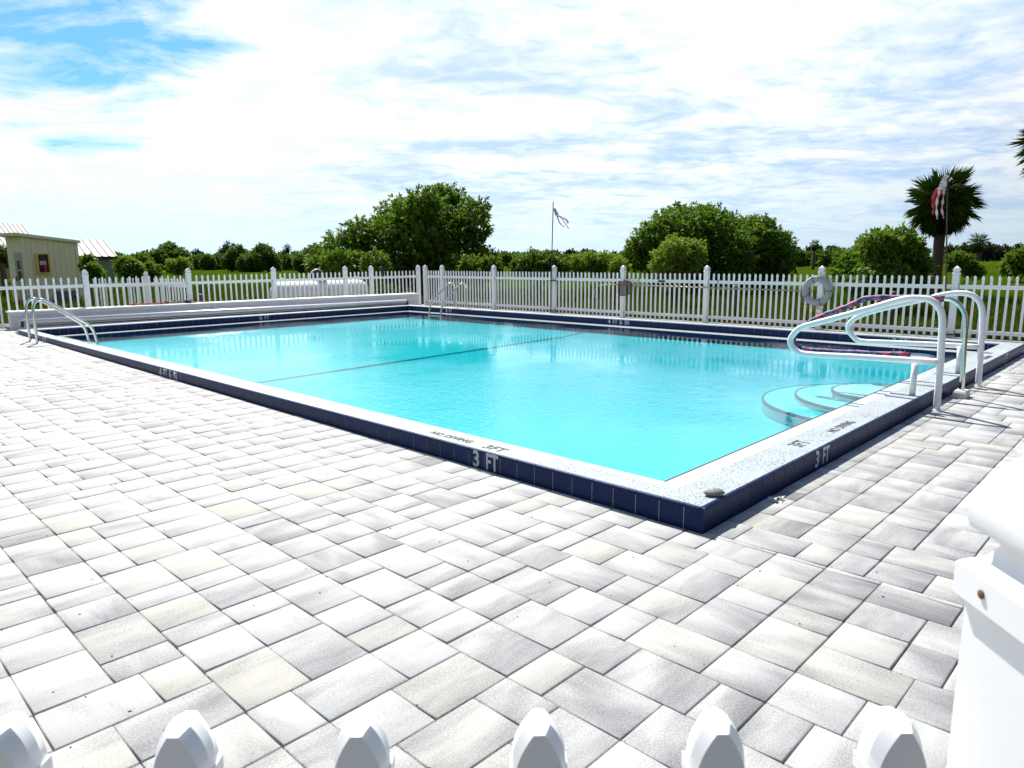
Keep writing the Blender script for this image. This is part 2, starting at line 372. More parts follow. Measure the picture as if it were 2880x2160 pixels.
# the sheet carries a pit where pool and deck lie
gm = MB()
X0g, X1g, Y0g, Y1g = -8.0, 11.62, -4.5, 16.75
xs = [-S, X0g, X1g, S]; ys = [-S, Y0g, Y1g, S]
vs = [(x, y, -0.2) for y in ys for x in xs]
fs = [(j*4+i, j*4+i+1, j*4+i+5, j*4+i+4) for j in range(3) for i in range(3) if not (i == 1 and j == 1)]
gm.add(vs, fs)
ground = gm.obj('ground', M['field'], kind='structure')
# deck bed of sand with pavers
deck = MB()
nx = 12
for (x0, x1, y0, y1) in [(-8, 0.02, -4.5, 16.75), (0.02, 11.62, -4.5, 0.02), (9.74, 11.62, 0.02, 16.75), (0.02, 9.74, 14.86, 16.75)]:
    ny = 8; v = []; f = []
    for j in range(ny+1):
        yy = y0 + (y1-y0)*j/ny
        for xx in (x0, x1): v.append((xx, yy, deck_z(xx if x1 <= 0.1 else 1, yy) - 0.012))
    for j in range(ny): f.append((j*2, j*2+1, j*2+3, j*2+2))
    deck.add(v, f)
deck_o = deck.obj('pool_deck', M['sand'], kind='structure')
U = 0.0803
pieces = []                                  # x0, y0, w, h, streak axis
def lay(bx, by):
    horiz = random.random() < 0.5
    for c in range(3):
        ln = [2, 3, 4]; random.shuffle(ln); q = 0
        for l in ln:
            if horiz: pieces.append((bx+q*U, by+c*3*U, l*U, 3*U))
            else: pieces.append((bx+c*3*U, by+q*U, 3*U, l*U))
            q += l
B = 9*U
shift = 0.0
for i in range(-9, 16):
    shift = (shift + random.choice([3, 6, 3, 0])*U) % B
    for j in range(-7, 24): lay(i*B - 0.21, j*B - 0.4 + shift)
def clip(p):
    x0, y0, w_, h_ = p; x1, y1 = x0+w_, y0+h_
    out = []
    for (a0, a1, b0, b1) in ((-6.2, -0.006, -2.4, 16.6), (-0.006, 11.3, -2.4, -0.006), (9.775, 11.42, -0.006, 16.6), (-0.006, 9.775, 14.9, 16.6)):
        u0, u1, v0, v1 = max(x0, a0), min(x1, a1), max(y0, b0), min(y1, b1)
        if u1-u0 > 0.03 and v1-v0 > 0.03: out.append((u0, v0, u1-u0, v1-v0))
    return out
PV = []
for p in pieces: PV += clip(p)
cl = cam.matrix_world.translation; ci = cam.matrix_world.inverted(); tanx = 18/camd.lens
def score(p):
    c = ci @ Vector((p[0]+p[2]/2, p[1]+p[3]/2, ZD)); d = -c.z
    if d < 0.3 or abs(c.x) > d*tanx*1.06 or abs(c.y) > d*tanx*0.80: return 0.0
    return p[2]*p[3]*1.45/(d**3)
PV.sort(key=score, reverse=True)
def paver_geo(p, gap=0.0022):
    x0, y0, w_, h_ = p; g_ = gap + random.uniform(-0.0006, 0.0012); b_ = 0.0045
    z = deck_z(x0 if x0 < 0 else 1, y0+h_/2) + random.uniform(-0.0012, 0.0012)
    tx, ty = random.uniform(-0.006, 0.006), random.uniform(-0.006, 0.006)
    X, Y = (x0+g_, x0+w_-g_), (y0+g_, y0+h_-g_)
    jj = [random.uniform(-0.0012, 0.0012) for _ in range(8)]
    low_ = [(X[0]+jj[0], Y[0]+jj[1]), (X[1]+jj[2], Y[0]+jj[3]), (X[1]+jj[4], Y[1]+jj[5]), (X[0]+jj[6], Y[1]+jj[7])]
    cx, cy = x0+w_/2, y0+h_/2
    def zt(x, y): return z + (x-cx)*tx + (y-cy)*ty
    v = [(x, y, z-0.03) for x, y in low_] + [(x, y, zt(x, y)-0.0035) for x, y in low_]
    v += [(x + (b_ if x < cx else -b_), y + (b_ if y < cy else -b_), zt(x, y)) for x, y in low_]
    f = [(k+a, (k+1) % 4+a, (k+1) % 4+a+4, k+a+4) for a in (0, 4) for k in range(4)] + [(8, 9, 10, 11)]
    t = random.gauss(0.13, 0.062)
    if random.random() < 0.09: t -= 0.17
    # the far and left part of the deck is laid with paler pieces than the corner by the fence
    t += 0.10*max(-0.8, min(1, (y0-0.2-0.25*x0)/1.8 - 0.2))
    wm = max(0, random.gauss(0.18, 0.18)) if random.random() < 0.6 else 0.0
    swap = random.random() < 0.22
    ou, ov = random.uniform(0, 90), random.uniform(0, 90)
    alongx = (x0 < -1.2 or random.random() < 0.35) != swap
    uvs = [((q[0], q[1]) if alongx else (q[1], q[0])) for q in v]
    uvs = [(a+ou, b+ov) for a, b in uvs]
    return v, f, uvs, t, min(wm, 1.0)
def paver_mesh(plist, name):
    V = []; F = []; UVs = []; T = []; WM = []
    for p in plist:
        v, f, uvs, t, wm = paver_geo(p); b = len(V); V += v; F += [tuple(i+b for i in q) for q in f]; UVs += uvs
        T += [t]*len(v); WM += [wm]*len(v)
    me = np_mesh(name, V, F, M['paver'])
    li = np.empty(len(me.loops), np.int32); me.loops.foreach_get('vertex_index', li)
    ul = me.uv_layers.new(name='uv'); ul.data.foreach_set('uv', np.asarray(UVs, np.float32)[li].ravel())
    for nm, arr in (('tone', T), ('warm', WM)):
        at = me.attributes.new(nm, 'FLOAT', 'POINT'); at.data.foreach_set('value', np.asarray(arr, np.float32))
    return me
for p in PV[:300]: link('paver', paver_mesh([p], 'paver'), deck_o)
link('paver_field', paver_mesh(PV[300:], 'paver_field'), deck_o, kind='stuff')

# ------------------------------------------------------------------ pool
LX, LY = 9.48, 14.60                          # inner coping edges on the far sides
OX, OY = 9.76, 14.88                          # outer edges
CL, CR = 0.20, 0.28                           # coping width on the left and right side
WX0, WX1, WY0, WY1 = 0.64, 9.13, 0.63, 14.25  # water edge
WZ = -0.148
curb = bpy.data.objects.new('pool_curb', None); COL.objects.link(curb); curb['kind'] = 'structure'
c = MB()
c.box(0.0016, CL-0.004, 0.0016, OY-0.004, -0.6, -0.016); c.box(CL-0.004, OX-0.004, 0.0016, CR-0.004, -0.6, -0.016)
c.box(LX+0.004, OX-0.004, CR-0.004, OY-0.004, -0.6, -0.016); c.box(CL-0.004, LX+0.004, LY+0.004, OY-0.004, -0.6, -0.016)
c.obj('curb_core', M['grout'], curb)
cp = MB(); e = 0.0245
cp.box(e, CL, e, OY-e, -0.0155, 0.0); cp.box(CL, OX-e, e, CR, -0.0155, 0.0)
cp.box(LX, OX-e, CR, OY-e, -0.0155, 0.0); cp.box(CL, LX, LY, OY-e, -0.0155, 0.0)
coping = cp.obj('coping', M['coping'], curb)
prof = [(0, -0.25), (0, -0.014), (-0.0025, -0.006), (-0.008, -0.0005), (-0.014, 0.0012), (-0.0235, 0.0012), (-0.0235, -0.012), (-0.009, -0.02), (-0.009, -0.25)]
prof_in = [(0, -0.16), (0, -0.018), (-0.008, -0.018), (-0.008, -0.16)]
def tile_mesh(pr, ln, name='tile'):
    t = MB(); n = len(pr)
    a = [(0, d, z) for d, z in pr]; b = [(ln, d, z) for d, z in pr]
    t.add(a+b, [tuple(range(n)), tuple(reversed(range(n, 2*n)))] + [(i, (i+1) % n, (i+1) % n+n, i+n) for i in range(n)])
    return t.mesh(name, M['tile_blue'])
T = 0.1555; GAP = 0.0036
tm_out = tile_mesh(prof, T-GAP); tm_in = tile_mesh(prof_in, T-GAP)
def run(origin, ang, n, mesh, start, first=None, last=None):
    """row of tiles from origin along ang; local +y of the tile points out of the curb"""
    res = []
    for k in range(n):
        me = mesh; s_ = start + k*T; l_ = T-GAP
        o = link('tile', me, curb)
        o.location = (origin[0]+math.cos(ang)*s_, origin[1]+math.sin(ang)*s_, 0); o.rotation_euler = (0, 0, ang); res.append(o)
    return res
# left face (looks to -x): runs along +y with local y to -x  -> angle 90 deg
first = link('tile', tile_mesh(prof, 0.1147-GAP+0.006), curb); first.location = (0, -0.006, 0); first.rotation_euler = (0, 0, R(90))
row_l = run((0, 0), R(90), 94, tm_out, 0.1147)
# right face (looks to -y): local y to -y -> runs towards -x; place from the far end
t0 = link('tile', tile_mesh(prof, 0.10-GAP), curb); t0.location = (0.10, 0, 0); t0.rotation_euler = (0, 0, R(180))
row_r = []
for k in range(62):
    o = link('tile', tm_out, curb); o.location = (0.10+(k+1)*T, 0, 0); o.rotation_euler = (0, 0, R(180)); row_r.append(o)
# inner face of the far right side (looks to -x)
row_fr = run((LX, CR), R(90), 92, tm_in, 0.0)
# far left inner face, and the hidden inner faces of the near sides: one joined piece each
def joined(origin, ang, n, pr):
    t = MB()
    for k in range(n):
        a = [(k*T, d, z) for d, z in pr]; b = [(k*T+T-GAP, d, z) for d, z in pr]; q = len(pr)
        t.add(a+b, [tuple(range(q)), tuple(reversed(range(q, 2*q)))] + [(i, (i+1) % q, (i+1) % q+q, i+q) for i in range(q)])
    o = t.obj('tile_course', M['tile_blue'], curb, kind='stuff'); o.location = (origin[0], origin[1], 0); o.rotation_euler = (0, 0, ang); return o
row_fl = []
for k in range(40):
    o = link('tile', tm_in, curb); o.location = (CL+(20+k)*T+T, LY, 0); o.rotation_euler = (0, 0, R(180)); row_fl.append(o)
joined((CL+20*T, LY), R(180), 20, prof_in)
joined((CL, LY), R(-90), 92, prof_in); joined((CL, CR), R(0), 59, prof_in)
# depth numerals glazed on the tiles
def numerals(tiles_txt, flip=False, sz=0.158):
    for o, tx in tiles_txt:
        me = text_mesh(tx, sz, M['text_grey'], sx=0.72 if len(tx) > 1 else 0.95, bold=0.0035, depth=0.0012)
        n = link('numeral', me, o)
        # text plane: x to the reader's right, y up; tile local +y is outwards and the reader sees local x running right to left
        n.matrix_local = Matrix.Translation(((T-GAP)/2, 0.0018, -0.07)) @ Matrix.Rotation(R(180), 4, 'Z') @ Matrix.Rotation(R(90), 4, 'X')
def near_idx(y): return int(round((y-0.1147)/T-0.5))
i3 = near_idx(1.747)
numerals([(row_l[i3], '3'), (row_l[i3-1], 'FT')])
i4 = near_idx(7.52)
numerals([(row_l[i4], '4'), (row_l[i4-1], 'FT'), (row_l[i4-2], '6'), (row_l[i4-3], 'IN')])
i6 = near_idx(12.95); numerals([(row_l[i6], '6'), (row_l[i6-1], 'FT')])
def r_idx(x): return int(round((x-0.10)/T-0.5))
k3 = r_idx(1.60); numerals([(row_r[k3], '3'), (row_r[k3+1], 'FT')])
k3 = r_idx(8.15); numerals([(row_r[k3], '3'), (row_r[k3+1], 'FT')])
def f_idx(y): return int(round((y-CR)/T-0.5))
j = f_idx(7.58); numerals([(row_fr[j], '4'), (row_fr[j-1], 'FT'), (row_fr[j-2], '6'), (row_fr[j-3], 'IN')])
j = f_idx(12.92); numerals([(row_fr[j], '6'), (row_fr[j-1], 'FT')])
j = f_idx(1.78); numerals([(row_fr[j], '3'), (row_fr[j-1], 'FT')])
j = int(round((4.9-CL)/T-20-0.5)); numerals([(row_fl[j], '6'), (row_fl[j+1], 'FT')])
# stencilled warnings on the coping
def stencil(tx, x, y, rz, size, sx=1.0):
    o = link('lettering', text_mesh(tx, size, M['text_black'], sx=sx, bold=0.0025, depth=0.0006, spacing=1.08), coping)
    o.location = (x, y, 0.0012); o.rotation_euler = (0, 0, rz)
stencil('NO DIVING', 0.115, 2.14, R(-90), 0.088, 0.92); stencil('3FT', 0.105, 1.67, R(-90), 0.125, 0.95)
stencil('3FT', 1.66, 0.155, 0, 0.15, 0.72); stencil('NO DIVING', 2.40, 0.125, 0, 0.10, 0.85)
stencil('3FT', 8.15, 0.19, 0, 0.13, 0.9); stencil('NO DIVING', 7.62, 0.11, 0, 0.09, 0.85)
# ledge (gutter lip), shell, floor line, steps
shell = bpy.data.objects.new('pool_basin', None); COL.objects.link(shell); shell['kind'] = 'structure'
ld = MB(); zl = -0.139
ld.box(CL+0.012, WX0, CR+0.012, LY-0.012, -0.9, zl); ld.box(WX1, LX-0.012, CR+0.012, LY-0.012, -0.9, zl)
ld.box(WX0, WX1, CR+0.012, WY0, -0.9, zl); ld.box(WX0, WX1, WY1, LY-0.012, -0.9, zl)
ld.obj('gutter_ledge', M['ledge'], shell)
jn = MB(); jn.box(CL+0.001, CL+0.011, CR, LY, -0.06, -0.012); jn.box(CL+0.001, LX, CR+0.001, CR+0.011, -0.06, -0.012); jn.obj('coping_joint', M['dark'], curb)
tr_ = MB(); tr_.box(WX0, WX1, WY0-0.012, WY0+0.003, -0.2, zl+0.0015); tr_.obj('ledge_trim', M['dark'], shell)
def floor_z(x, y):
    t = max(0.0, min(1.0, max((x-7.9)/1.2, (y-2.0)/9.0))); t = t*t*(3-2*t)
    return WZ - 0.34 + 0.19*t
fl = MB(); nfx, nfy = 24, 36
fl.add([(WX0+(WX1-WX0)*i/nfx, WY0+(WY1-WY0)*j/nfy, floor_z(WX0+(WX1-WX0)*i/nfx, WY0+(WY1-WY0)*j/nfy)) for j in range(nfy+1) for i in range(nfx+1)],
       [(j*(nfx+1)+i, j*(nfx+1)+i+1, (j+1)*(nfx+1)+i+1, (j+1)*(nfx+1)+i) for j in range(nfy) for i in range(nfx)])
fl.obj('pool_floor', M['plaster'], shell, True)
wl_ = MB(); wl_.box(WX1-0.006, WX1+0.004, WY0+0.01, WY1-0.006, -0.30, -0.1405); wl_.box(WX0+0.01, WX1-0.007, WY1-0.006, WY1+0.004, -0.30, -0.1405); wl_.obj('waterline_band', M['tile_blue'], shell, kind='stuff')
ln = MB(); nl = 24; lv = []
for i in range(nl+1):
    x = WX0+0.004+(WX1-WX0-0.014)*i/nl; yl = 7.456 + (0.0584)*(x-WX0)
    for yy in (yl-0.045, yl+0.045): lv.append((x, yy, floor_z(x, yy)+0.006))
ln.add(lv, [(2*i, 2*i+2, 2*i+3, 2*i+1) for i in range(nl)])
ln.obj('floor_line', simple('line_grey', (0.15, 0.13, 0.12), 0.7, var=0.3, scale=3), shell)
SXc, SYc = 5.33, WY0+0.003
for (r_, zt_) in ((1.33, -0.345), (0.97, -0.275), (0.58, -0.205)):
    st_ = MB(); n = 40
    top = [(SXc + r_*math.cos(math.pi*k/n), SYc + r_*math.sin(math.pi*k/n), zt_) for k in range(n+1)]
    st_.prism(top, (0, 0, -(zt_+0.48))); so = st_.obj('pool_step', M['plaster'], shell)
    m_ = int(round(math.pi*r_/0.105))
    for k in range(m_):
        a0, a1 = math.pi*(k+0.04)/m_, math.pi*(k+0.96)/m_
        t = MB(); pts = []
        for rr in (r_+0.004, r_-0.022):
            for a in ((a0, a1) if rr > r_ else (a1, a0)): pts.append((SXc+rr*math.cos(a), SYc+rr*math.sin(a), zt_+0.003))
        t.prism(pts, (0, 0, -0.03)); t.obj('trim_tile', M['step_trim'], so)
wt = MB(); wt.box(WX0-0.006, WX1+0.006, WY0-0.006, WY1+0.006, -0.75, WZ)
wt.obj('water', M['water'], kind='structure')

# ------------------------------------------------------------------ fences
def gothic(hw, hd, z0, z1, tip, n=11):
    out = []
    for k in range(n+1):
        t = k/n; a = hw*((1-t**1.9)*(1-tip)+tip); b = hd*max(0.18, math.sqrt(max(0.0, 1-(t*0.98)**2.2)))
        out.append((a, b, z0+(z1-z0)*t))
    return out
def picket_mesh(zb, zt):
    m_ = MB(); zc = zt-0.040
    m_.loft([(0.019, 0.011, zb), (0.019, 0.011, zc)])
    m_.loft([(0.0225, 0.0155, zc-0.012), (0.0225, 0.0155, zc)])
    # cap: pointed flat-tipped face front and back, rounder and taller in the middle
    n = 12; slices = []
    for y, hw, top, pw, tip in ((-0.0165, 0.0188, zt-0.0020, 1.8, 0.22), (-0.0055, 0.0212, zt, 2.7, 0.40), (0.0055, 0.0212, zt, 2.7, 0.40), (0.0165, 0.0188, zt-0.0020, 1.8, 0.22)):
        L_ = [(-hw*((1-(k/n)**pw)*(1-tip)+tip), y, zc+(top-zc)*k/n) for k in range(n+1)]
        slices.append(L_ + [(-x, yy, z) for x, yy, z in reversed(L_)])
    q = len(slices[0]); vs = [p for sl_ in slices for p in sl_]
    fs = [(i*q+k, i*q+(k+1) % q, (i+1)*q+(k+1) % q, (i+1)*q+k) for i in range(len(slices)-1) for k in range(q)]
    fs += [tuple(range(q)), tuple(reversed(range((len(slices)-1)*q, len(slices)*q)))]
    m_.add(vs, fs)
    me = m_.mesh('picket', M['vinyl'], True); me.set_sharp_from_angle(angle=R(17)); return me
def cap_mesh(z0):
    m_ = MB(); a = 0.0575
    m_.loft([(a, a, z0), (a, a, z0+0.026), (a-0.004, a-0.004, z0+0.03), (a-0.014, a-0.014, z0+0.036), (a-0.020, a-0.020, z0+0.046), (a-0.022, a-0.022, z0+0.056)])
    b = 0.053
    sec = [(b-0.008, 0.056), (b-0.001, 0.059), (b+0.001, 0.066), (b+0.001, 0.078), (b-0.001, 0.088), (b-0.004, 0.097), (b-0.009, 0.107), (b-0.016, 0.117), (b-0.024, 0.126), (b-0.033, 0.135), (b-0.042, 0.143), (b-0.049, 0.150), (0.0015, 0.153)]
    m_.loft([(q, q, z0+z) for q, z in sec])
    me = m_.mesh('post_cap', M['vinyl'], True); me.set_sharp_from_angle(angle=R(30)); return me
def post_mesh(zb, zt):
    m_ = MB(); m_.loft([(0.0505, 0.0505, zb), (0.0505, 0.0505, zt)]); return m_.mesh('post', M['vinyl'])
def fence(label, posts, pitch, ground_z, lift=0.0, cat='fence', skip=(), brackets=False):
    p0 = posts[0]
    t = thing('picket_fence', label, cat, (p0[0], p0[1], 0), math.atan2(posts[-1][1]-p0[1], posts[-1][0]-p0[0]))
    zt = 0.958+lift
    pm, qm, cm = picket_mesh(ground_z+0.02, zt), post_mesh(ground_z-0.06, 0.992+lift), cap_mesh(0.985+lift)
    tot = math.hypot(posts[-1][0]-p0[0], posts[-1][1]-p0[1]); ds = [math.hypot(x-p0[0], y-p0[1]) for x, y in posts]
    for i, d in enumerate(ds):
        if i in skip: continue
        o = link('post', qm, t); o.location = (d, 0, 0); link('post_cap', cm, o)
        if brackets:
            for z0_ in (0.742+lift, -0.038+lift):
                for sg in (1, -1):
                    m_ = MB(); m_.box(min(sg*0.0506, sg*0.062), max(sg*0.0506, sg*0.062), -0.025, -0.0196, z0_, z0_+0.05); m_.obj('rail_bracket', M['ring_band'], o)
    for i in range(len(ds)-1):
        L_ = ds[i+1]-ds[i]; a0, a1 = ds[i]+0.053, ds[i+1]-0.053
        for z0_, z1_ in ((0.735+lift, 0.802+lift), (-0.045+lift, 0.02+lift)):
            m_ = MB(); m_.box(a0, a1, -0.0195, 0.0195, z0_, z1_); m_.obj('rail', M['vinyl'], t)
        n = max(1, int(round((L_-0.10)/pitch))-1)
        for k in range(n):
            o = link('picket', pm, t); o.location = (ds[i] + 0.05 + (L_-0.10)*(k+1)/(n+1), random.uniform(-0.002, 0.002), random.uniform(-0.003, 0.003))
            o.rotation_euler = (0, random.gauss(0, 0.004), 0)
    return t
fence('long white picket fence along the right side of the pool, in front of the field',
      [(11.28, 16.02), (11.28, 15.2), (11.28, 12.92), (11.28, 10.64), (11.28, 8.42), (11.28, 6.17), (11.28, 3.66), (11.28, 1.33), (11.28, -0.95), (11.28, -3.2)], 0.123, -0.13, brackets=True)
fence('white picket fence behind the long white bench at the far end of the pool',
      [(-2.84, 16.35), (-0.56, 16.35), (1.72, 16.35), (4.0, 16.35), (6.27, 16.35), (8.53, 16.35), (9.45, 16.35), (11.26, 16.35)], 0.142, -0.13, brackets=True)
fence('short white picket fence set back behind the bench fence, in front of the green shed', [(2.42, 18.9), (3.70, 18.35)], 0.135, -0.2, -0.085)
fence('short white picket fence seen edge-on, joining the rear fence to the bench fence', [(3.76, 18.2), (4.04, 16.52)], 0.135, -0.2, -0.085, skip=(0, 1))
NF = [(-2.886,-1.375,1.215)[:2]]
rv = Vector((0.692,-0.722,-0.007)); rv.z = 0; rv.normalize(); fv = Vector((0.710,0.682,-0.174)); fv.z = 0; fv.normalize()
# near fence in front of the camera: pickets about 14 cm apart, a post on the right
nfz = math.atan2(rv.y, rv.x)
base = Vector((-2.904,-1.419,0.964)); 
nf = thing('picket_fence', 'white picket fence in the foreground, pointed tips along the bottom edge of the picture', 'fence', (base.x, base.y, 0), nfz)
pm = picket_mesh(-0.18, base.z-0.007)
for k in range(-7, 3):
    o = link('picket', pm, nf); o.location = (k*0.139, 0, 0)
for z0_, z1_ in ((0.735, 0.802), (-0.045, 0.02)):
    m_ = MB(); m_.box(-1.1, 0.353, -0.0195, 0.0195, z0_, z1_); m_.obj('rail', M['vinyl'], nf)
    m_ = MB(); m_.box(0.46, 1.2, -0.0195, 0.0195, z0_, z1_); m_.obj('rail', M['vinyl'], nf)
po = link('post', post_mesh(-0.2, (-2.618,-1.627,1.034)[2]+0.01), nf); po.location = (0.407, 0, 0)
pc = link('post_cap', cap_mesh((-2.618,-1.627,1.034)[2]), po)
scr = MB(); scr.lathe([(0.0036, 0), (0.0036, 0.0012), (0.002, 0.002)], 10, Matrix.Translation((-0.0575, 0.022, (-2.618,-1.627,1.034)[2]+0.014)) @ Matrix.Rotation(R(-90), 4, 'Y'))
scr.obj('screw', simple('rust', (0.16, 0.075, 0.04), 0.8, var=0.5, scale=200), po)
for k in range(1, 5):
    o = link('picket', pm, nf); o.location = (0.407+0.05+0.14*k, 0, 0)

# ------------------------------------------------------------------ pool rails and ladders
def rail_thing(name, label, cat, mates, loc, group=None):
    return thing(name, label, cat, loc, 0, group)
L1 = [(-0.104,-0.125),(-0.099,0.116),(-0.096,0.331),(-0.087,0.567),(-0.077,0.730),(-0.042,0.833),(0.037,0.903),(0.128,0.917),(0.267,0.904),(0.541,0.809),(0.893,0.687),(1.066,0.630),(1.233,0.567),(1.314,0.481),(1.333,0.413),(1.299,0.348),(1.215,0.301),(1.044,0.295),(0.622,0.311),(0.164,0.321),(-0.096,0.327)]
L2 = [(-0.106,-0.114),(-0.104,0.071),(-0.096,0.282),(-0.087,0.534),(-0.072,0.700),(-0.025,0.820),(0.064,0.886),(0.187,0.896),(0.334,0.870),(0.470,0.827),(0.794,0.734),(1.067,0.647),(1.235,0.570),(1.311,0.496),(1.328,0.417),(1.261,0.327),(1.169,0.279),(0.897,0.284),(0.361,0.300),(-0.085,0.307)]
for Lp, x, lab, leg in ((L1, 4.26, 'white looped handrail nearest the camera, standing on the pool curb', 4.16), (L2, 6.0, 'white looped handrail farther along the curb, behind the steel rail', 5.94)):
    t = thing('pool_handrail', lab, 'handrail', (x, -0.1, ZD), 0, 'white looped handrails by the pool steps')
    pts = smooth_path([(0, y+0.1, z-ZD) for y, z in Lp], 5)
    MB().tube(pts, 0.031, 14).obj('rail_loop', M['white_paint'], t, True)
    MB().tube([(leg-x, 0.19, -ZD), (leg-x, 0.19, 0.30-ZD)], 0.028, 14).obj('leg', M['white_paint'], t, True)
    MB().lathe([(0.05, 0), (0.05, 0.006), (0.034, 0.012)], 16).obj('base_collar', M['white_paint'], t)
t = thing('pool_handrail', 'stainless handrail wrapped in a purple and pink flowered sleeve', 'handrail', (5.15, -0.12, ZD))
CH = [(-0.119,-0.092),(-0.116,0.039),(-0.103,0.365),(-0.091,0.647),(-0.050,0.773),(0.036,0.857),(0.163,0.873),(0.568,0.870),(0.872,0.851),(1.012,0.783),(1.211,0.690),(1.403,0.601),(1.628,0.447),(1.660,0.370),(1.651,0.302),(1.577,0.243),(1.435,0.225),(1.040,0.234),(0.383,0.259),(0.274,0.262),(0.178,0.251),(0.151,0.204)]
pts = smooth_path([(0, y+0.12, z-ZD) for y, z in CH], 5)
MB().tube(pts, 0.0235, 14).obj('rail_loop', M['chrome'], t, True)
i0, i1 = 5*6-1, 5*18+1
sl = pts[i0:i1]; rr = [0.031+0.0035*math.sin(i*1.7)+0.002*math.sin(i*4.1) for i in range(len(sl))]
MB().tube(sl, rr, 14).obj('flowered_sleeve', M['sleeve'], t, True)
bk = MB(); bk.loft([(0.10, 0.06, -0.02), (0.10, 0.06, 0.055), (0.085, 0.05, 0.075)]); bk.obj('base_block', M['concrete'], t)
LAD = [(-0.158,-0.083),(-0.161,0.108),(-0.163,0.280),(-0.164,0.452),(-0.160,0.537),(-0.133,0.612),(-0.084,0.656),(-0.016,0.670),(0.069,0.628),(0.238,0.515),(0.410,0.382),(0.571,0.257),(0.660,0.184),(0.716,0.093),(0.746,-0.018),(0.766,-0.148),(0.77,-0.30),(0.77,-0.45)]
def ladder(label, mirror, ys_):
    t = thing('pool_ladder', label, 'ladder', (-0.15 if not mirror else 9.91, ys_[0], -0.09), 0, 'steel pool ladders')
    for y in ys_:
        P = [((x+0.15)*(-1 if mirror else 1), y-ys_[0], z+0.09) for x, z in LAD]
        MB().tube(smooth_path(P, 5), 0.0235, 12).obj('side_rail', M['chrome'], t, True)
    xx = (0.76+0.15)*(-1 if mirror else 1)
    for z in (-0.20, -0.36):
        m_ = MB(); m_.box(xx-0.04, xx+0.04, min(0, ys_[1]-ys_[0]), max(0, ys_[1]-ys_[0]), z+0.09, z+0.115); m_.obj('tread', M['white_paint'], t)
    for y in ys_:
        MB().lathe([(0.045, 0.0), (0.045, 0.012), (0.028, 0.02)], 14, Matrix.Translation((0, y-ys_[0], 0))).obj('base_collar', M['chrome'], t)
ladder('steel ladder at the left end of the pool, beside the bench', False, (12.62, 13.10))
ladder('steel ladder in the far corner of the pool, in front of the picket fence', True, (12.62, 13.10))

# ------------------------------------------------------------------ bench, cover reel
bt = thing('pool_bench', 'long low white box bench along the far end of the pool', 'bench', (0.1, 15.83, -0.1), math.atan2(15.17-15.83, 10.2))
BL = 10.25
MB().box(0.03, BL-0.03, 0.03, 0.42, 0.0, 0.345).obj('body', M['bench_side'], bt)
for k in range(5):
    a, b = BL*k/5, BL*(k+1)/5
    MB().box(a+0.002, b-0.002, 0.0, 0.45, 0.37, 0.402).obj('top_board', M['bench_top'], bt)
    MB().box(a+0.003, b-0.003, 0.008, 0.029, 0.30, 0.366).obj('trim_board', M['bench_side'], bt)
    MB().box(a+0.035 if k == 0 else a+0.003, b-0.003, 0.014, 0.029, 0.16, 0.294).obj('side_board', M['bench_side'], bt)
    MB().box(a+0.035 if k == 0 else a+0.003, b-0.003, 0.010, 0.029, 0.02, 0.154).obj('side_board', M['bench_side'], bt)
rl = thing('cover_reel', 'long silver cover reel tube lying in front of the white bench', 'reel', (0.25, 15.42, 0.0), math.atan2(14.95-15.42, 9.4))
MB().tube([(0.0, 0, 0.096), (4.6, 0, 0.096), (9.42, 0, 0.096)], 0.062, 18).obj('tube', M['steel_tube'], rl, True)
for x in (-0.03, 9.43):
    m_ = MB(); m_.box(x-0.02, x+0.02, -0.07, 0.07, 0.0, 0.13); m_.obj('bracket', M['black_metal'], rl)
    MB().tube([(x-0.05, 0, 0.088), (x+0.05, 0, 0.088)], 0.03, 10).obj('axle', M['chrome'], rl)
m_ = MB(); m_.box(0.05, 9.38, -0.10, 0.02, 0.0, 0.018); m_.obj('shade_strip', M['dark'], rl)  # dark strip added to stand in for the shade under the tube
for x in (3.0, 6.2):
    MB().tube([(x, 0, 0.088), (x+0.02, 0, 0.088)], 0.0705, 18).obj('band', M['bench_side'], rl)
# tangle of rope and cord on the bench
def bench_pt(s, t_, z): return (Matrix.Translation(bt.location) @ Matrix.Rotation(bt.rotation_euler.z, 4, 'Z')) @ Vector((s, t_, z))
def tangle(name, label, cat, s0, s1, material, n, r_, seed, hz=0.03):
    rs = random.Random(seed); p0 = bench_pt((s0+s1)/2, 0.27, 0.402)
    P = []
    for k in range(n):
        u = s0 + (s1-s0)*(0.5+0.5*math.sin(k*0.9+rs.uniform(-.4, .4)))*rs.uniform(0.75, 1) + rs.uniform(0, 0.1)
        P.append(bench_pt(u, 0.27+rs.uniform(-0.13, 0.13), 0.402 + r_ + rs.uniform(0, hz)) - p0)
    o = MB().tube(smooth_path(P, 4), r_, 6).obj(name, material, None, True); o.location = p0; o['label'] = label; o['category'] = cat
tangle('rope', 'tangle of faded red rope lying on the left part of the white bench', 'rope', 2.3, 3.2, M['rope_red'], 34, 0.009, 3)
tangle('strap', 'black strap bunched on the white bench beside the red rope', 'strap', 3.1, 3.7, M['dark'], 24, 0.011, 4, 0.06)
tangle('rope', 'short brown cord end at the right of the black strap on the bench', 'rope', 3.6, 4.1, M['terracotta'], 14, 0.008, 6, 0.02)

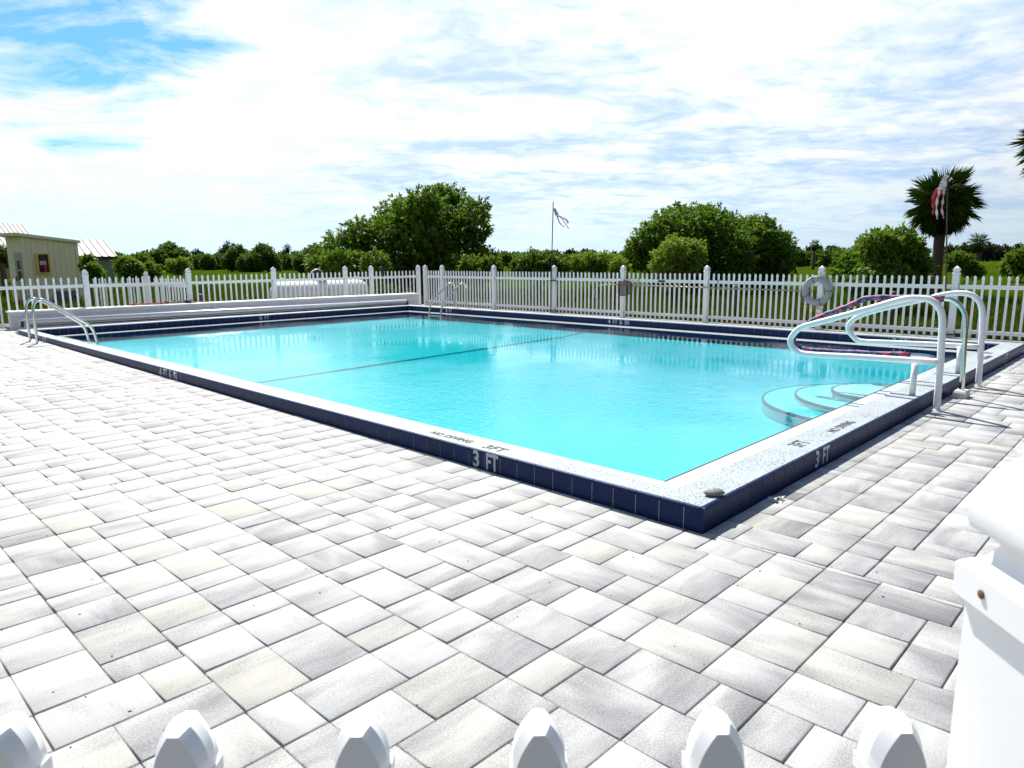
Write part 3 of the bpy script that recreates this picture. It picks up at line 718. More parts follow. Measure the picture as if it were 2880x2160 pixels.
# ------------------------------------------------------------------ things on the fence
rg = thing('life_ring', 'weathered grey life ring hanging on a fence post by the pool', 'life ring', (11.19, 3.70, 0.64))
R0, r0 = 0.235, 0.068
tor = MB(); nu, nv = 48, 14
def torpt(u, v, rr=r0): return (-0.5*rr*math.sin(v)*1.3, (R0+rr*math.cos(v))*math.cos(u), (R0+rr*math.cos(v))*math.sin(u))
tor.add([torpt(2*math.pi*i/nu, 2*math.pi*j_/nv) for i in range(nu) for j_ in range(nv)], [(i*nv+j_, i*nv+(j_+1) % nv, ((i+1) % nu)*nv+(j_+1) % nv, ((i+1) % nu)*nv+j_) for i in range(nu) for j_ in range(nv)])
tor.obj('ring', M['ring_foam'], rg, True)
for a in (70, 180, 250, 330):
    b_ = MB(); us = [R(a-5), R(a), R(a+5)]
    b_.add([torpt(u, 2*math.pi*j_/nv, r0+0.004) for u in us for j_ in range(nv)], [(i*nv+j_, i*nv+(j_+1) % nv, (i+1)*nv+(j_+1) % nv, (i+1)*nv+j_) for i in range(2) for j_ in range(nv)])
    b_.obj('band', M['ring_band'], rg)
MB().tube(smooth_path([(0.03, -0.05, 0.36), (-0.06, -0.02, 0.27), (-0.055, 0.02, 0.18), (-0.03, 0.05, 0.14)], 5), 0.008, 8).obj('hanging_rope', M['rope_tan'], rg)
gp = MB()
gp.tube(smooth_path([(-0.05, 0.0 + R0*1.28*math.cos(R(a)) + 0.004*(a % 7), R0*1.28*math.sin(R(a)) - 0.02) for a in range(180, 361, 20)], 3), 0.006, 6)
gp.obj('grab_line', M['rope_tan'], rg)
rope = []
for k in range(30):
    a = k*0.9; rope.append((11.28 + 0.068*math.cos(a), 3.66 + 0.068*math.sin(a), 0.34 - k*0.0145))
o = MB().tube(smooth_path(rope, 4), 0.006, 6).obj('rope', M['rope_tan'], None); o['label'] = 'tan throw rope wound round the fence post below the life ring'; o['category'] = 'rope'
rope = [(11.2, 3.72, 0.33), (11.17, 3.80, 0.1), (11.16, 3.72, -0.09), (11.10, 3.5, -0.115), (11.0, 3.35, -0.118), (10.95, 3.1, -0.118), (11.05, 2.95, -0.118), (11.15, 3.02, 0.02), (11.19, 3.2, 0.06)]
o = MB().tube(smooth_path(rope, 6), 0.006, 6).obj('rope', M['rope_tan'], None, True); o['label'] = 'loose rope end trailing on the ground under the life ring'; o['category'] = 'rope'
# rescue hook pole hung along the fence
hk = thing('rescue_pole', 'long tan rescue hook pole hung level along the picket fence', 'pole', (11.2, 8.5, 0.63))
MB().tube([(0, 0.25, 0.035), (0, -2.0, 0.02), (0, -4.72, 0.0)], 0.014, 10).obj('pole', M['pole_tan'], hk, True)
MB().tube(smooth_path([(0, 0.22, 0.035), (-0.01, 0.45, 0.03), (-0.02, 0.62, -0.02), (-0.03, 0.70, -0.13), (-0.03, 0.68, -0.28), (-0.02, 0.60, -0.42)], 6), 0.006, 8).obj('hook', M['steel_tube'], hk, True)
for y in (-0.55, -2.62):
    MB().tube([(0.06, y, 0.20), (0.02, y, 0.10), (-0.018, y-0.01, 0.0), (0.0, y-0.01, -0.02)], 0.006, 6).obj('hanger', M['black_metal'], hk)
nt_ = thing('leaf_net', 'dark red framed leaf net hanging on the next fence post right of the middle pole', 'net', (11.16, 8.30, 0.60))
fr_ = [(0, 0.16, 0.15), (0, -0.12, 0.15), (0, -0.21, 0.06), (0, -0.20, -0.08), (0, -0.08, -0.17), (0, 0.12, -0.185), (0, 0.17, -0.12), (0, 0.17, 0.10), (0, 0.16, 0.15)]
MB().tube(smooth_path(fr_, 4), 0.014, 8).obj('frame', M['net_red'], nt_, True)
mm, ntx = mat('net_mesh'); tcn = ntx.n('ShaderNodeTexCoord').outputs['Object']
bsd = ntx.n('ShaderNodeBsdfPrincipled', {'Base Color': (0.04, 0.03, 0.025, 1), 'Roughness': 0.9})
ntx.n('ShaderNodeOutputMaterial', {0: ntx.n('ShaderNodeMixShader', {0: 0.6, 1: ntx.n('ShaderNodeBsdfTransparent').outputs[0], 2: bsd.outputs[0]}).outputs[0]})
nm_ = MB(); q = smooth_path(fr_, 4)[:-1]
nm_.add([(0, 0, 0)] + [tuple(v) for v in q] + [(0.03, v[1]*0.5, v[2]*0.5) for v in q], [(i+1, (i+1) % len(q)+1, (i+1) % len(q)+1+len(q), i+1+len(q)) for i in range(len(q))] + [(0, i+1+len(q), (i+1) % len(q)+1+len(q)) for i in range(len(q))])
nm_.obj('mesh_bag', mm, nt_)
pl = MB(); pl.box(-0.004, 0.0, -0.095, 0.095, -0.022, 0.022); o = pl.obj('name_plate', M['dark'], None); o.location = (11.258, 7.32, 0.768)
o['label'] = 'small black plate on the top rail of the right-hand fence'; o['category'] = 'plate'
# flag poles with tattered windsocks
def ribbon(P, wd, n=None):
    m_ = MB(); P = smooth_path(P, 5); vs = []; 
    for i, p in enumerate(P):
        t_ = (P[min(i+1, len(P)-1)] - P[max(i-1, 0)]).normalized(); s_ = t_.cross(fv).normalized()
        ww = (wd if not isinstance(wd, (list, tuple)) else wd[0] + (wd[1]-wd[0])*i/(len(P)-1)) * (1 + 0.12*math.sin(i*2.3))
        off = fv*0.012*math.sin(i*0.9); vs += [p - s_*ww/2 + off, p + s_*ww/2 - off, p + s_*ww/2 - off + fv*0.002, p - s_*ww/2 + off + fv*0.002]
    f_ = []
    for i in range(len(P)-1):
        for k in range(4): f_.append((i*4+k, i*4+(k+1) % 4, i*4+4+(k+1) % 4, i*4+4+k))
    f_ += [(0, 1, 2, 3), (len(vs)-4, len(vs)-3, len(vs)-2, len(vs)-1)]
    m_.add(vs, f_); return m_
def at_pole(base_, pts, d0): return [Vector(p) - Vector(base_) for p in pts]
f1b = (11.20, 10.70, -0.13)
f1 = thing('flag_pole', 'thin tall pole strapped to the fence in the middle of the picture', 'pole', f1b)
ptop = Vector((11.200,10.612,2.761))
MB().tube([(0, 0, 0), (ptop.x-f1b[0], ptop.y-f1b[1], ptop.z-f1b[2])], 0.0125, 8).obj('pole', M['black_metal'], f1)
for z in (0.05, 0.85): MB().box(-0.02, 0.14, -0.14, 0.02, z, z+0.02).obj('strap', M['dark'], f1)
w1 = Vector((11.200,10.600,2.616))
ws = thing('windsock', 'ragged small windsock blowing at the top of the middle pole', 'windsock', w1)
ws1 = [('body',[(11.200,10.566,2.600),(11.200,10.546,2.540),(11.200,10.513,2.479),(11.200,10.479,2.419)],(0.055,0.10),'cloth_blue'),
('streamer',[(11.200,10.486,2.410),(11.200,10.439,2.300),(11.200,10.360,2.189),(11.200,10.230,2.101)],(0.03,0.022),'cloth_red'),
('streamer',[(11.220,10.483,2.410),(11.220,10.352,2.346),(11.220,10.234,2.214),(11.220,10.105,2.059)],(0.025,0.022),'cloth_pink'),
('streamer',[(11.250,10.502,2.412),(11.250,10.338,2.346),(11.250,10.208,2.292),(11.250,10.143,2.202)],(0.04,0.05),'cloth_white')]
for nm, P, wd, mt_ in ws1: ribbon([Vector(p)-w1 for p in P], wd).obj(nm, M[mt_], ws)
f2b = (11.18, 1.39, -0.13)
f2 = thing('flag_pole', 'thin brown pole strapped to the fence in front of the big palm', 'pole', f2b)
ptop = Vector((11.180,1.594,2.724))
MB().tube([(0, 0, 0), (ptop.x-f2b[0], ptop.y-f2b[1], ptop.z-f2b[2])], 0.0125, 8).obj('pole', M['bark'], f2)
for z in (0.05, 0.80): MB().box(-0.02, 0.16, -0.12, 0.02, z, z+0.02).obj('strap', M['dark'], f2)
w2 = Vector((11.150,1.591,2.644))
ws = thing('windsock', 'faded white and red windsock with torn tails hanging in front of the big palm', 'windsock', w2)
ws2 = [('body',[(11.150,1.595,2.695),(11.150,1.621,2.626),(11.150,1.635,2.549),(11.150,1.662,2.447)],(0.07,0.15),'cloth_white'),
('fold',[(11.200,1.525,2.635),(11.200,1.552,2.618),(11.200,1.578,2.581)],(0.05,0.02),'cloth_white'),
('streamer',[(11.140,1.714,2.463),(11.140,1.750,2.387),(11.140,1.779,2.310),(11.140,1.769,2.190),(11.140,1.756,2.110),(11.140,1.758,2.031)],(0.07,0.02),'cloth_red'),
('streamer',[(11.150,1.658,2.434),(11.150,1.695,2.351),(11.150,1.735,2.255),(11.150,1.759,2.190),(11.150,1.735,2.123)],(0.07,0.02),'cloth_red'),
('streamer',[(11.130,1.686,2.441),(11.130,1.701,2.337),(11.130,1.711,2.206),(11.130,1.699,2.074),(11.130,1.679,1.947)],(0.03,0.035),'cloth_white'),
('streamer',[(11.120,1.615,2.435),(11.120,1.612,2.331),(11.120,1.618,2.201),(11.120,1.615,2.089),(11.120,1.576,1.956)],(0.03,0.03),'cloth_pink')]
for nm, P, wd, mt_ in ws2: ribbon([Vector(p)-w2 for p in P], wd).obj(nm, M[mt_], ws)

# ------------------------------------------------------------------ small things by the near corner
sm = MB(); sm.lathe([(0.001, 0.0), (0.035, 0.004), (0.046, 0.016), (0.040, 0.027), (0.022, 0.034), (0.002, 0.036)], 16)
sm.v = [(x*1.35*(1+0.08*math.sin(9*y*20)), y*0.85, z*(1+0.1*math.sin(x*90))) for x, y, z in sm.v]
o = sm.obj('pebble', M['stone'], None, True); o.location = (0.235, 0.06, 0.0005); o.rotation_euler = (0, 0, -0.7)
o['label'] = 'grey speckled pebble lying on the near corner of the pool curb'; o['category'] = 'stone'
sm = MB(); rs = random.Random(9)
for k in range(6):
    cx, cy, cz = rs.uniform(-0.05, 0.05), rs.uniform(-0.035, 0.035), rs.uniform(0.01, 0.025)
    a = [(cx+rs.uniform(-0.035, 0.035), cy+rs.uniform(-0.025, 0.025), max(0.001, cz+rs.uniform(-0.02, 0.02))) for _ in range(4)]
    sm.prism(a, (0.002, 0.001, 0.003))
o = sm.obj('plastic_scrap', M['plastic_clear'], None); o.location = (0.77, -0.06, ZD+0.002); o['label'] = 'crumpled clear plastic scrap on the pavers against the right curb'; o['category'] = 'litter'

cr = MB(); rs = random.Random(21)
for k in range(150):
    x, y = rs.uniform(-3.0, 2.2), rs.uniform(-1.4, 4.5)
    if x > -0.1 and y > -0.15: continue
    a = rs.uniform(0, 6.3); L_ = rs.uniform(0.002, 0.007); W_ = L_*rs.uniform(0.3, 0.8); z = deck_z(x if x < 0 else 1, y)+0.001
    ca, sa = math.cos(a), math.sin(a)
    cr.prism([(x+ca*L_, y+sa*L_, z), (x-sa*W_, y+ca*W_, z), (x-ca*L_, y-sa*L_, z), (x+sa*W_, y-ca*W_, z)], (0, 0, 0.002))
cr.obj('leaf_litter', M['crumb'], None, kind='stuff', label='tiny dark crumbs of leaf litter scattered on the pavers', category='litter')

# ------------------------------------------------------------------ propane tank, bird, posts behind the fence
tk = thing('propane_tank', 'white propane tank lying behind the far picket fence', 'tank', (9.07, 18.6, -0.2), R(-4))
prf = []
for k in range(9):
    a = math.pi/2*k/8; prf.append((0.40*math.sin(a), -1.38-0.30*math.cos(a)))
prf = prf + [(r_, -z) for r_, z in reversed(prf)]
MB().lathe(prf, 28, Matrix.Translation((0, 0, 0.46)) @ Matrix.Rotation(R(90), 4, 'Y')).obj('shell', M['tank_paint'], tk, True)
for x in (-1.28, 1.28):
    MB().tube(smooth_path([(x-0.05, 0, 0.85), (x-0.05, 0, 0.93), (x, 0, 0.96), (x+0.05, 0, 0.93), (x+0.05, 0, 0.85)], 4), 0.014, 8).obj('lifting_lug', M['tank_paint'], tk)
for x in (-0.8, 0.8): MB().box(x-0.06, x+0.06, -0.25, 0.25, 0.0, 0.12).obj('foot', M['concrete'], tk)
MB().lathe([(0.20, 0.84), (0.20, 0.93)], 20).obj('valve_dome', simple('dome_grey', (0.30, 0.30, 0.34), 0.5), tk)
lidm = Matrix.Translation((0.0, 0.24, 0.99)) @ Matrix.Rotation(R(-78), 4, 'X')
MB().lathe([(0.24, -0.01), (0.245, 0.03), (0.19, 0.075), (0.05, 0.10)], 22, lidm).obj('dome_lid', M['tank_paint'], tk, True)
MB().lathe([(0.222, -0.016), (0.222, -0.011)], 22, lidm).obj('lid_lining', M['dark'], tk)
MB().box(0.02, 0.05, -0.405, -0.35, 0.3, 0.62).obj('label_strap', M['ring_band'], tk)
bx, by = 9.86, 16.35
bd = thing('perched_bird', 'hunched black bird perched on the top rail of the far fence', 'bird', (bx, by, 0.802))
b_ = MB()
b_.lathe([(0.004, -0.03), (0.045, 0.0), (0.068, 0.06), (0.072, 0.12), (0.062, 0.18), (0.045, 0.22), (0.036, 0.25), (0.036, 0.28), (0.024, 0.305), (0.003, 0.315)], 16)
b_.v = [(x - 0.10*max(0, z-0.12) + (0.0), y, z) for x, y, z in b_.v]
b_.obj('body', M['feather'], bd, True)
MB().tube([(-0.05, 0, 0.275), (-0.072, 0, 0.268), (-0.085, 0, 0.255)], [0.012, 0.008, 0.002], 8).obj('beak', simple('beak', (0.12, 0.11, 0.10), 0.5), bd)
MB().add([(-0.03, -0.02, 0.02), (0.05, -0.02, 0.02), (0.06, -0.02, -0.16), (0.0, -0.02, -0.15), (-0.03, 0.02, 0.02), (0.05, 0.02, 0.02), (0.06, 0.02, -0.16), (0.0, 0.02, -0.15)], [(0, 1, 2, 3), (7, 6, 5, 4), (0, 4, 5, 1), (1, 5, 6, 2), (2, 6, 7, 3), (3, 7, 4, 0)]).obj('tail', M['feather'], bd).location = (0.02, 0.05, 0)
MB().tube([(-0.02, -0.02, -0.001), (-0.02, -0.02, 0.03)], 0.008, 6).obj('foot', M['dark'], bd)
for (x, y, h_, lab) in ((4.66, 17.3, 0.62, 'short black post behind the far fence, left of the second short post'), (5.45, 19.0, 1.0, 'short black post behind the far fence, left of the propane tank'), (12.3, 9.4, 0.9, 'dark post behind the right fence, beside the leaf net'), (12.2, 5.9, 0.85, 'dark post behind the right fence, between leaf net and life ring'), (12.2, 2.6, 0.8, 'dark post behind the right fence, right of the life ring')):
    t = thing('wooden_post', lab, 'post', (x, y, -0.2))
    MB().tube([(0, 0, -0.1), (0, 0, h_)], 0.055, 10).obj('shaft', M['dark'], t)
    MB().lathe([(0.062, h_), (0.062, h_+0.015), (0.05, h_+0.02)], 12).obj('cap', M['ring_band'], t)

# ------------------------------------------------------------------ buildings
def metal_roof(parent, x0, x1, y0, y1, ze, zr, pitch, over=0.25, gable=True):
    """ridge along x, standing seams down both slopes"""
    ym = (y0+y1)/2; a = MB()
    A = (x0-over, y0-over, ze-over*(zr-ze)/(ym-y0)); 
    zl_ = ze-over*(zr-ze)/(ym-y0)
    a.add([(x0-over, y0-over, zl_), (x1+over, y0-over, zl_), (x1+over, ym, zr), (x0-over, ym, zr), (x1+over, y1+over, zl_), (x0-over, y1+over, zl_),
           (x0-over, y0-over, zl_-0.05), (x1+over, y0-over, zl_-0.05), (x1+over, ym, zr-0.05), (x0-over, ym, zr-0.05), (x1+over, y1+over, zl_-0.05), (x0-over, y1+over, zl_-0.05)],
          [(0, 1, 2, 3), (3, 2, 4, 5), (6, 9, 8, 7), (9, 11, 10, 8), (0, 6, 7, 1), (5, 4, 10, 11), (0, 3, 9, 6), (3, 5, 11, 9), (1, 7, 8, 2), (2, 8, 10, 4)])
    r_ = a.obj('roof', M['roof_metal'], parent)
    n = int(round((x1-x0+2*over)/pitch)); up = Vector((0, ym-(y0-over), zr-zl_)).normalized(); nr = Vector((0, -up.z, up.y))
    for k in range(n+1):
        x = x0-over + (x1-x0+2*over)*k/n
        for sgn in (1, -1):
            s_ = MB(); ya, yb = (y0-over, ym) if sgn == 1 else (y1+over, ym); hx = 0.06
            s_.add([(x-hx, ya, zl_+0.001), (x+hx, ya, zl_+0.001), (x+hx, yb, zr+0.001), (x-hx, yb, zr+0.001), (x-hx, ya, zl_+0.045), (x+hx, ya, zl_+0.045), (x+hx, yb, zr+0.045), (x-hx, yb, zr+0.045)],
                   [(3, 2, 1, 0), (4, 5, 6, 7), (0, 1, 5, 4), (1, 2, 6, 5), (2, 3, 7, 6), (3, 0, 4, 7)])
            s_.obj('roof_seam', M['seam'], r_)
    f_ = MB(); f_.box(x0-over, x1+over, y0-over-0.03, y0-over-0.003, zl_-0.20, zl_-0.01); f_.box(x0-over, x1+over, y1+over+0.003, y1+over+0.03, zl_-0.20, zl_-0.01)
    f_.obj('fascia', M['fascia'], parent)
    gb = MB()
    for x in (x0, x1-0.1): gb.prism([(x, y0, ze-0.02), (x, y1, ze-0.02), (x, ym, zr-0.06)], (0.1, 0, 0))
    return r_, gb
# green shed
SB = (15.583,59.223,1.179)   # origin (front right corner), 
gs = thing('green_shed', 'small green lap-sided shed with a pale metal roof, right of the cream shed', 'shed', (SB[0], SB[1], -0.2), 0.0480)
wd_, dp_, hh = 5.6, 4.2, 1.95
MB().box(-wd_, 0, 0, dp_, 0, hh).obj('wall', M['green_siding'], gs)
for k in range(9):
    z = 0.02+k*0.213; b_ = MB(); b_.prism([(-wd_, -0.022, z), (-wd_, -0.004, z+0.205), (-wd_, -0.001, z+0.205), (-wd_, -0.001, z)], (wd_-0.1, 0, 0)); b_.obj('siding_board', M['green_siding'], gs)
MB().box(-0.098, 0.03, -0.035, 0.10, 0, hh-0.01).obj('corner_board', M['green_siding'], gs)
r_, gb = metal_roof(gs, -wd_, 0, 0, dp_, hh+0.06, hh+1.25, 0.50, 0.22); gb.obj('gable', M['green_siding'], gs)
# cream shed close behind the fence
CSH = ((3.382,29.431,1.270),(3.382,29.431,1.270),(5.289,29.933,1.253)); c0, c1, c2 = [Vector((*q[:2], 0)) for q in CSH]     # left end, front corner, right end
ux = (c2-c1).normalized(); ang = math.atan2(ux.y, ux.x); Lr = (c2-c1).length
uy = Vector((-ux.y, ux.x, 0)); Ll = 1.075
cs = thing('cream_shed', 'cream boarded shed with a glazed door and flat sloping roof behind the fence', 'shed', (c1.x, c1.y, -0.2), ang)
h0, h1 = 2.221+0.2, 2.020+0.2
b_ = MB(); b_.prism([(0, 0, 0), (Lr, 0, 0), (Lr, 0, h1), (0, 0, h0)], (0, Ll, 0)); b_.obj('wall', M['shed_board'], cs)
n = int(Lr/0.2)
for k in range(n):
    x = 0.10 + (Lr-0.2)*k/n; z = h0 + (h1-h0)*(x+0.09)/Lr - 0.02
    MB().box(x, x+(Lr-0.2)/n-0.012, -0.014, -0.001, 0.02, z-0.02).obj('board', M['shed_board'], cs)
MB().box(-0.025, 0.085, -0.028, 0.08, 0, h0-0.02).obj('corner_board', M['shed_board'], cs)
MB().box(Lr-0.085, Lr+0.025, -0.028, 0.08, 0, h1-0.02).obj('corner_board', M['shed_board'], cs)
b_ = MB(); b_.prism([(-0.22, -0.12, h0+0.03), (Lr+0.1, -0.12, h1+0.0), (Lr+0.1, -0.12, h1+0.10), (-0.22, -0.12, h0+0.14)], (0, Ll+0.3, 0)); b_.obj('roof', M['shed_board'], cs)
# door in the left end wall with two panes
dr = MB(); dr.box(-0.04, -0.002, 0.072, 0.581, 0.02, 1.86); d_ = dr.obj('door', simple('door_cream', (0.44, 0.42, 0.30), 0.6), cs)
DA, DB = 0.072, 0.581; DW = DB-DA
MB().box(-0.055, -0.041, DA+DW*0.14, DA+DW*0.70, 0.80, 1.62).obj('window_frame', M['paper'], d_)
for z0_, z1_ in ((0.85, 1.18), (1.24, 1.57)): MB().box(-0.062, -0.056, DA+DW*0.2, DA+DW*0.64, z0_, z1_).obj('pane', M['glass_dark'], d_)
MB().box(-0.075, -0.041, DA+DW*0.88, DA+DW*0.93, 0.82, 0.98).obj('handle', M['dark'], d_)
# fire extinguisher cabinet and louvre vent on the long wall
cab = thing('extinguisher_cabinet', 'yellow framed fire extinguisher cabinet on the cream shed wall', 'cabinet', (0, 0, 0)); 
def on_wall(s_, z): return c1 + ux*s_ + Vector((0, 0, z))
pz = (0.384,0.875,0.504,0.758)
cab.location = on_wall(pz[0], pz[1]) - uy*0.03; cab.rotation_euler = (0, 0, ang)
cw, chh = pz[2], pz[3]
MB().box(0.07, cw-0.07, -0.03, 0.012, 0.05, chh-0.05).obj('box', simple('cab_in', (0.07, 0.02, 0.01), 0.6), cab)
fr_ = MB(); fr_.box(0, cw, -0.06, 0.012, 0, 0.05); fr_.box(0, cw, -0.06, 0.012, chh-0.05, chh); fr_.box(0, 0.07, -0.06, 0.012, 0.05, chh-0.05); fr_.box(cw-0.07, cw, -0.06, 0.012, 0.05, chh-0.05)
fr_.obj('frame', M['yellow'], cab)
MB().box(cw*0.25, cw*0.7, -0.036, -0.031, chh*0.42, chh*0.62).obj('notice', M['paper'], cab)
ex = MB(); ex.lathe([(0.045, 0.04), (0.05, 0.06), (0.05, 0.25), (0.03, 0.30), (0.014, 0.33)], 14, Matrix.Translation((cw/2, -0.085, 0.02))); ex.obj('extinguisher', M['red'], cab)
vz = (0.945,-0.239,0.757,0.427)
vt = thing('wall_vent', 'grey louvred vent low on the cream shed wall', 'vent', on_wall(vz[0], vz[1]) - uy*0.02, ang)
MB().box(0, vz[2], -0.012, 0.004, 0, vz[3]).obj('backing', M['dark'], vt)
fr_ = MB(); fr_.box(-0.03, 0, -0.035, 0.004, -0.03, vz[3]+0.03); fr_.box(vz[2], vz[2]+0.03, -0.035, 0.004, -0.03, vz[3]+0.03); fr_.box(0, vz[2], -0.035, 0.004, -0.03, 0); fr_.box(0, vz[2], -0.035, 0.004, vz[3], vz[3]+0.03); fr_.obj('frame', M['sill_tan'], vt)
for k in range(6):
    z = vz[3]*(k+0.15)/6; s_ = MB(); s_.prism([(0.002, -0.04, z), (0.002, -0.013, z+vz[3]/10), (0.002, -0.013, z+vz[3]/10+0.01), (0.002, -0.04, z+0.01)], (vz[2]-0.004, 0, 0)); s_.obj('slat', M['ring_band'], vt)
# pale yellow house far behind
HB = (16.393,86.244,1.188)
hs = thing('yellow_house', 'pale yellow house with a ribbed metal roof at the left edge', 'house', (HB[0], HB[1], -0.2), 0.1330)
MB().box(-14, 0, 0, 7, 0, 3.2).obj('wall', M['house_wall'], hs)
r_, gb = metal_roof(hs, -14, 0, 0, 7, 3.25, 5.55, 0.42, 0.5); gb.obj('gable', M['house_wall'], hs)
MB().box(-3.2, -2.2, -0.05, -0.004, 0.9, 2.1).obj('window', M['glass_dark'], hs)

# ------------------------------------------------------------------ foliage
def leaf_cloud(lobes, n_clusters, per, ll, lw, seed, shell=0.62, up=0.35, flat=1.0):
    """lobes: (x,y,z,r).  Clusters of leaves radiate near each lobe's surface."""
    g_ = np.random.default_rng(seed); L_ = np.array([l[:4] for l in lobes], float)
    wt_ = L_[:, 3]**2; idx = g_.choice(len(L_), n_clusters, p=wt_/wt_.sum())
    d = g_.normal(size=(n_clusters, 3)); d /= np.linalg.norm(d, axis=1)[:, None]
    rad = shell + (1.0-shell)*g_.random(n_clusters)**0.6; rad *= 1 + 0.16*g_.normal(size=n_clusters).clip(-1.4, 1.8)
    cen = L_[idx, :3] + d*np.array([1, 1, flat])*(L_[idx, 3]*rad)[:, None]
    keep = cen[:, 2] > -0.15; cen = cen[keep]; d = d[keep]; n_ = len(cen)
    ax = d + np.array([0, 0, up]) + 0.35*g_.normal(size=(n_, 3)); ax /= np.linalg.norm(ax, axis=1)[:, None]
    N = n_*per
    C = np.repeat(cen, per, 0); A = np.repeat(ax, per, 0)
    dr = A*0.75 + g_.normal(size=(N, 3))*0.75; dr /= np.linalg.norm(dr, axis=1)[:, None]
    sd_ = np.cross(dr, A + 0.4*g_.normal(size=(N, 3))); sd_ /= (np.linalg.norm(sd_, axis=1)[:, None]+1e-6)
    l_ = ll*(0.65+0.7*g_.random(N)); w_ = lw*(0.7+0.6*g_.random(N))
    st_ = C + A*(g_.random(N)*ll*0.9)[:, None]
    mid = st_ + dr*(l_*0.5)[:, None]; droop = np.zeros((N, 3)); droop[:, 2] = -0.12*l_
    V = np.stack([st_, mid + sd_*(w_/2)[:, None], st_ + dr*l_[:, None] + droop, mid - sd_*(w_/2)[:, None]], 1).reshape(-1, 3)
    F = np.arange(N*4).reshape(-1, 4); return V, F
def limb_mesh(base_, lobes, r_, seed, extra=2):
    rs = random.Random(seed); m_ = MB(); b_ = Vector(base_)
    for l in lobes:
        c_ = Vector(l[:3]); k = b_ + (c_-b_)*0.35 + Vector((rs.uniform(-.2, .2), rs.uniform(-.2, .2), 0.12*(c_-b_).length))
        P = smooth_path([b_ + Vector((rs.uniform(-.1, .1), rs.uniform(-.1, .1), 0)), k, c_], 4); n = len(P)
        m_.tube(P, [r_*(1-0.8*i/(n-1)) for i in range(n)], 7)
        for e in range(extra):
            q = P[int(n*0.55)]; tip = c_ + Vector((rs.gauss(0, 1), rs.gauss(0, 1), rs.gauss(0.3, 0.7)))*l[3]*0.75
            m_.tube(smooth_path([q, (q+tip)/2 + Vector((rs.uniform(-.1, .1), rs.uniform(-.1, .1), .08)), tip], 3), [r_*0.42*(1-0.85*i/6) for i in range(7)], 5)
    return m_
def tree(name, label, cat, lobes, n_clusters, per, ll, lw, material, seed, trunk_r=0.09, base_=None, **kw):
    L_ = np.array([l[:4] for l in lobes]); 
    if base_ is None: base_ = (float(np.average(L_[:, 0], weights=L_[:, 3])), float(np.average(L_[:, 1], weights=L_[:, 3])), -0.2)
    t = thing(name, label, cat, base_)
    loc_ = [(l[0]-base_[0], l[1]-base_[1], l[2]-base_[2], l[3]) for l in lobes]
    V, F = leaf_cloud(loc_, n_clusters, per, ll, lw, seed, **kw)
    link('crown', np_mesh('crown', V, F, M[material]), t)
    limb_mesh((0, 0, -0.05), loc_, trunk_r, seed).obj('trunk', M['bark'], t)
    return t
T1 = [(15.24,20.36,2.41,1.21),(16.78,21.02,3.21,0.92),(13.97,19.98,2.50,0.99),(14.50,23.05,1.90,0.95),(12.42,22.14,1.52,0.80),(16.31,19.02,3.14,0.50),(16.59,20.30,1.87,1.00),(11.97,22.97,1.22,0.62),(16.62,18.77,1.12,0.51),(14.15,19.44,3.27,0.59),(17.07,19.63,2.57,0.42),(14.32,21.55,2.84,0.73),(12.88,21.92,2.27,0.53),(16.24,20.95,3.73,0.50),(13.86,20.56,1.44,0.83),(15.00,20.02,1.16,0.75),(14.95,18.50,0.89,0.52),(13.98,20.75,0.83,0.50)]
tree('broadleaf_tree', 'tallest spreading broadleaf tree, left of the middle pole behind the far fence', 'tree', T1, 4700, 9, 0.19, 0.075, 'leaf_dark', 11, 0.10, base_=((14.866,20.302,0.885)[0], (14.866,20.302,0.885)[1], -0.2), shell=0.45)
T2 = [(22.01,13.51,1.79,1.16),(23.04,12.69,2.14,1.04),(24.16,13.90,2.56,0.78),(21.07,13.74,1.79,0.86),(23.09,14.12,2.75,0.61),(24.83,12.78,2.39,0.67),(20.84,14.32,1.45,0.55),(22.99,11.48,1.36,0.72),(22.61,12.80,1.23,0.86),(24.18,13.26,2.83,0.46),(22.20,14.33,0.59,0.44),(21.80,12.94,0.61,0.46),(23.36,12.55,0.58,0.47),(24.62,12.26,0.51,0.43)]
tree('broadleaf_tree', 'dense round dark tree right of the middle pole, behind the lime shrub', 'tree', T2, 4600, 9, 0.17, 0.07, 'leaf_dark', 12, 0.09, shell=0.6)
T3 = [(24.92,11.54,1.78,0.88),(25.70,11.20,1.57,0.76),(26.56,12.50,2.42,0.56),(26.66,11.28,1.05,0.63),(25.34,11.31,2.50,0.35),(25.31,12.15,0.99,0.64),(26.72,11.04,1.79,0.36),(24.92,11.47,0.52,0.43),(26.89,11.42,0.44,0.42)]
tree('broadleaf_tree', 'lower dark tree leaning to the right, between the round tree and the life ring', 'tree', T3, 2600, 9, 0.17, 0.07, 'leaf_dark', 13, 0.08, shell=0.6)
T4 = [(15.91,9.69,1.25,0.54),(15.25,9.71,1.10,0.38),(16.25,9.41,1.36,0.37),(15.14,9.31,1.56,0.27)]
tree('shrub', 'bright yellow-green shrub in front of the round dark tree', 'shrub', T4, 1000, 9, 0.13, 0.05, 'leaf_lime', 14, 0.03, shell=0.3)
T5 = [(17.64,4.38,1.27,0.61),(17.26,4.74,1.08,0.51),(17.37,3.91,1.29,0.48),(16.88,3.89,1.58,0.33),(16.08,4.11,1.58,0.28),(16.19,4.69,0.91,0.35),(17.28,3.66,1.08,0.36),(16.14,3.81,0.75,0.38),(15.77,4.20,0.71,0.34),(18.49,3.86,0.64,0.30)]
tree('shrub', 'big leafy green shrub left of the big palm, behind the fence', 'shrub', T5, 3000, 9, 0.15, 0.065, 'leaf_mid', 15, 0.05, shell=0.55)
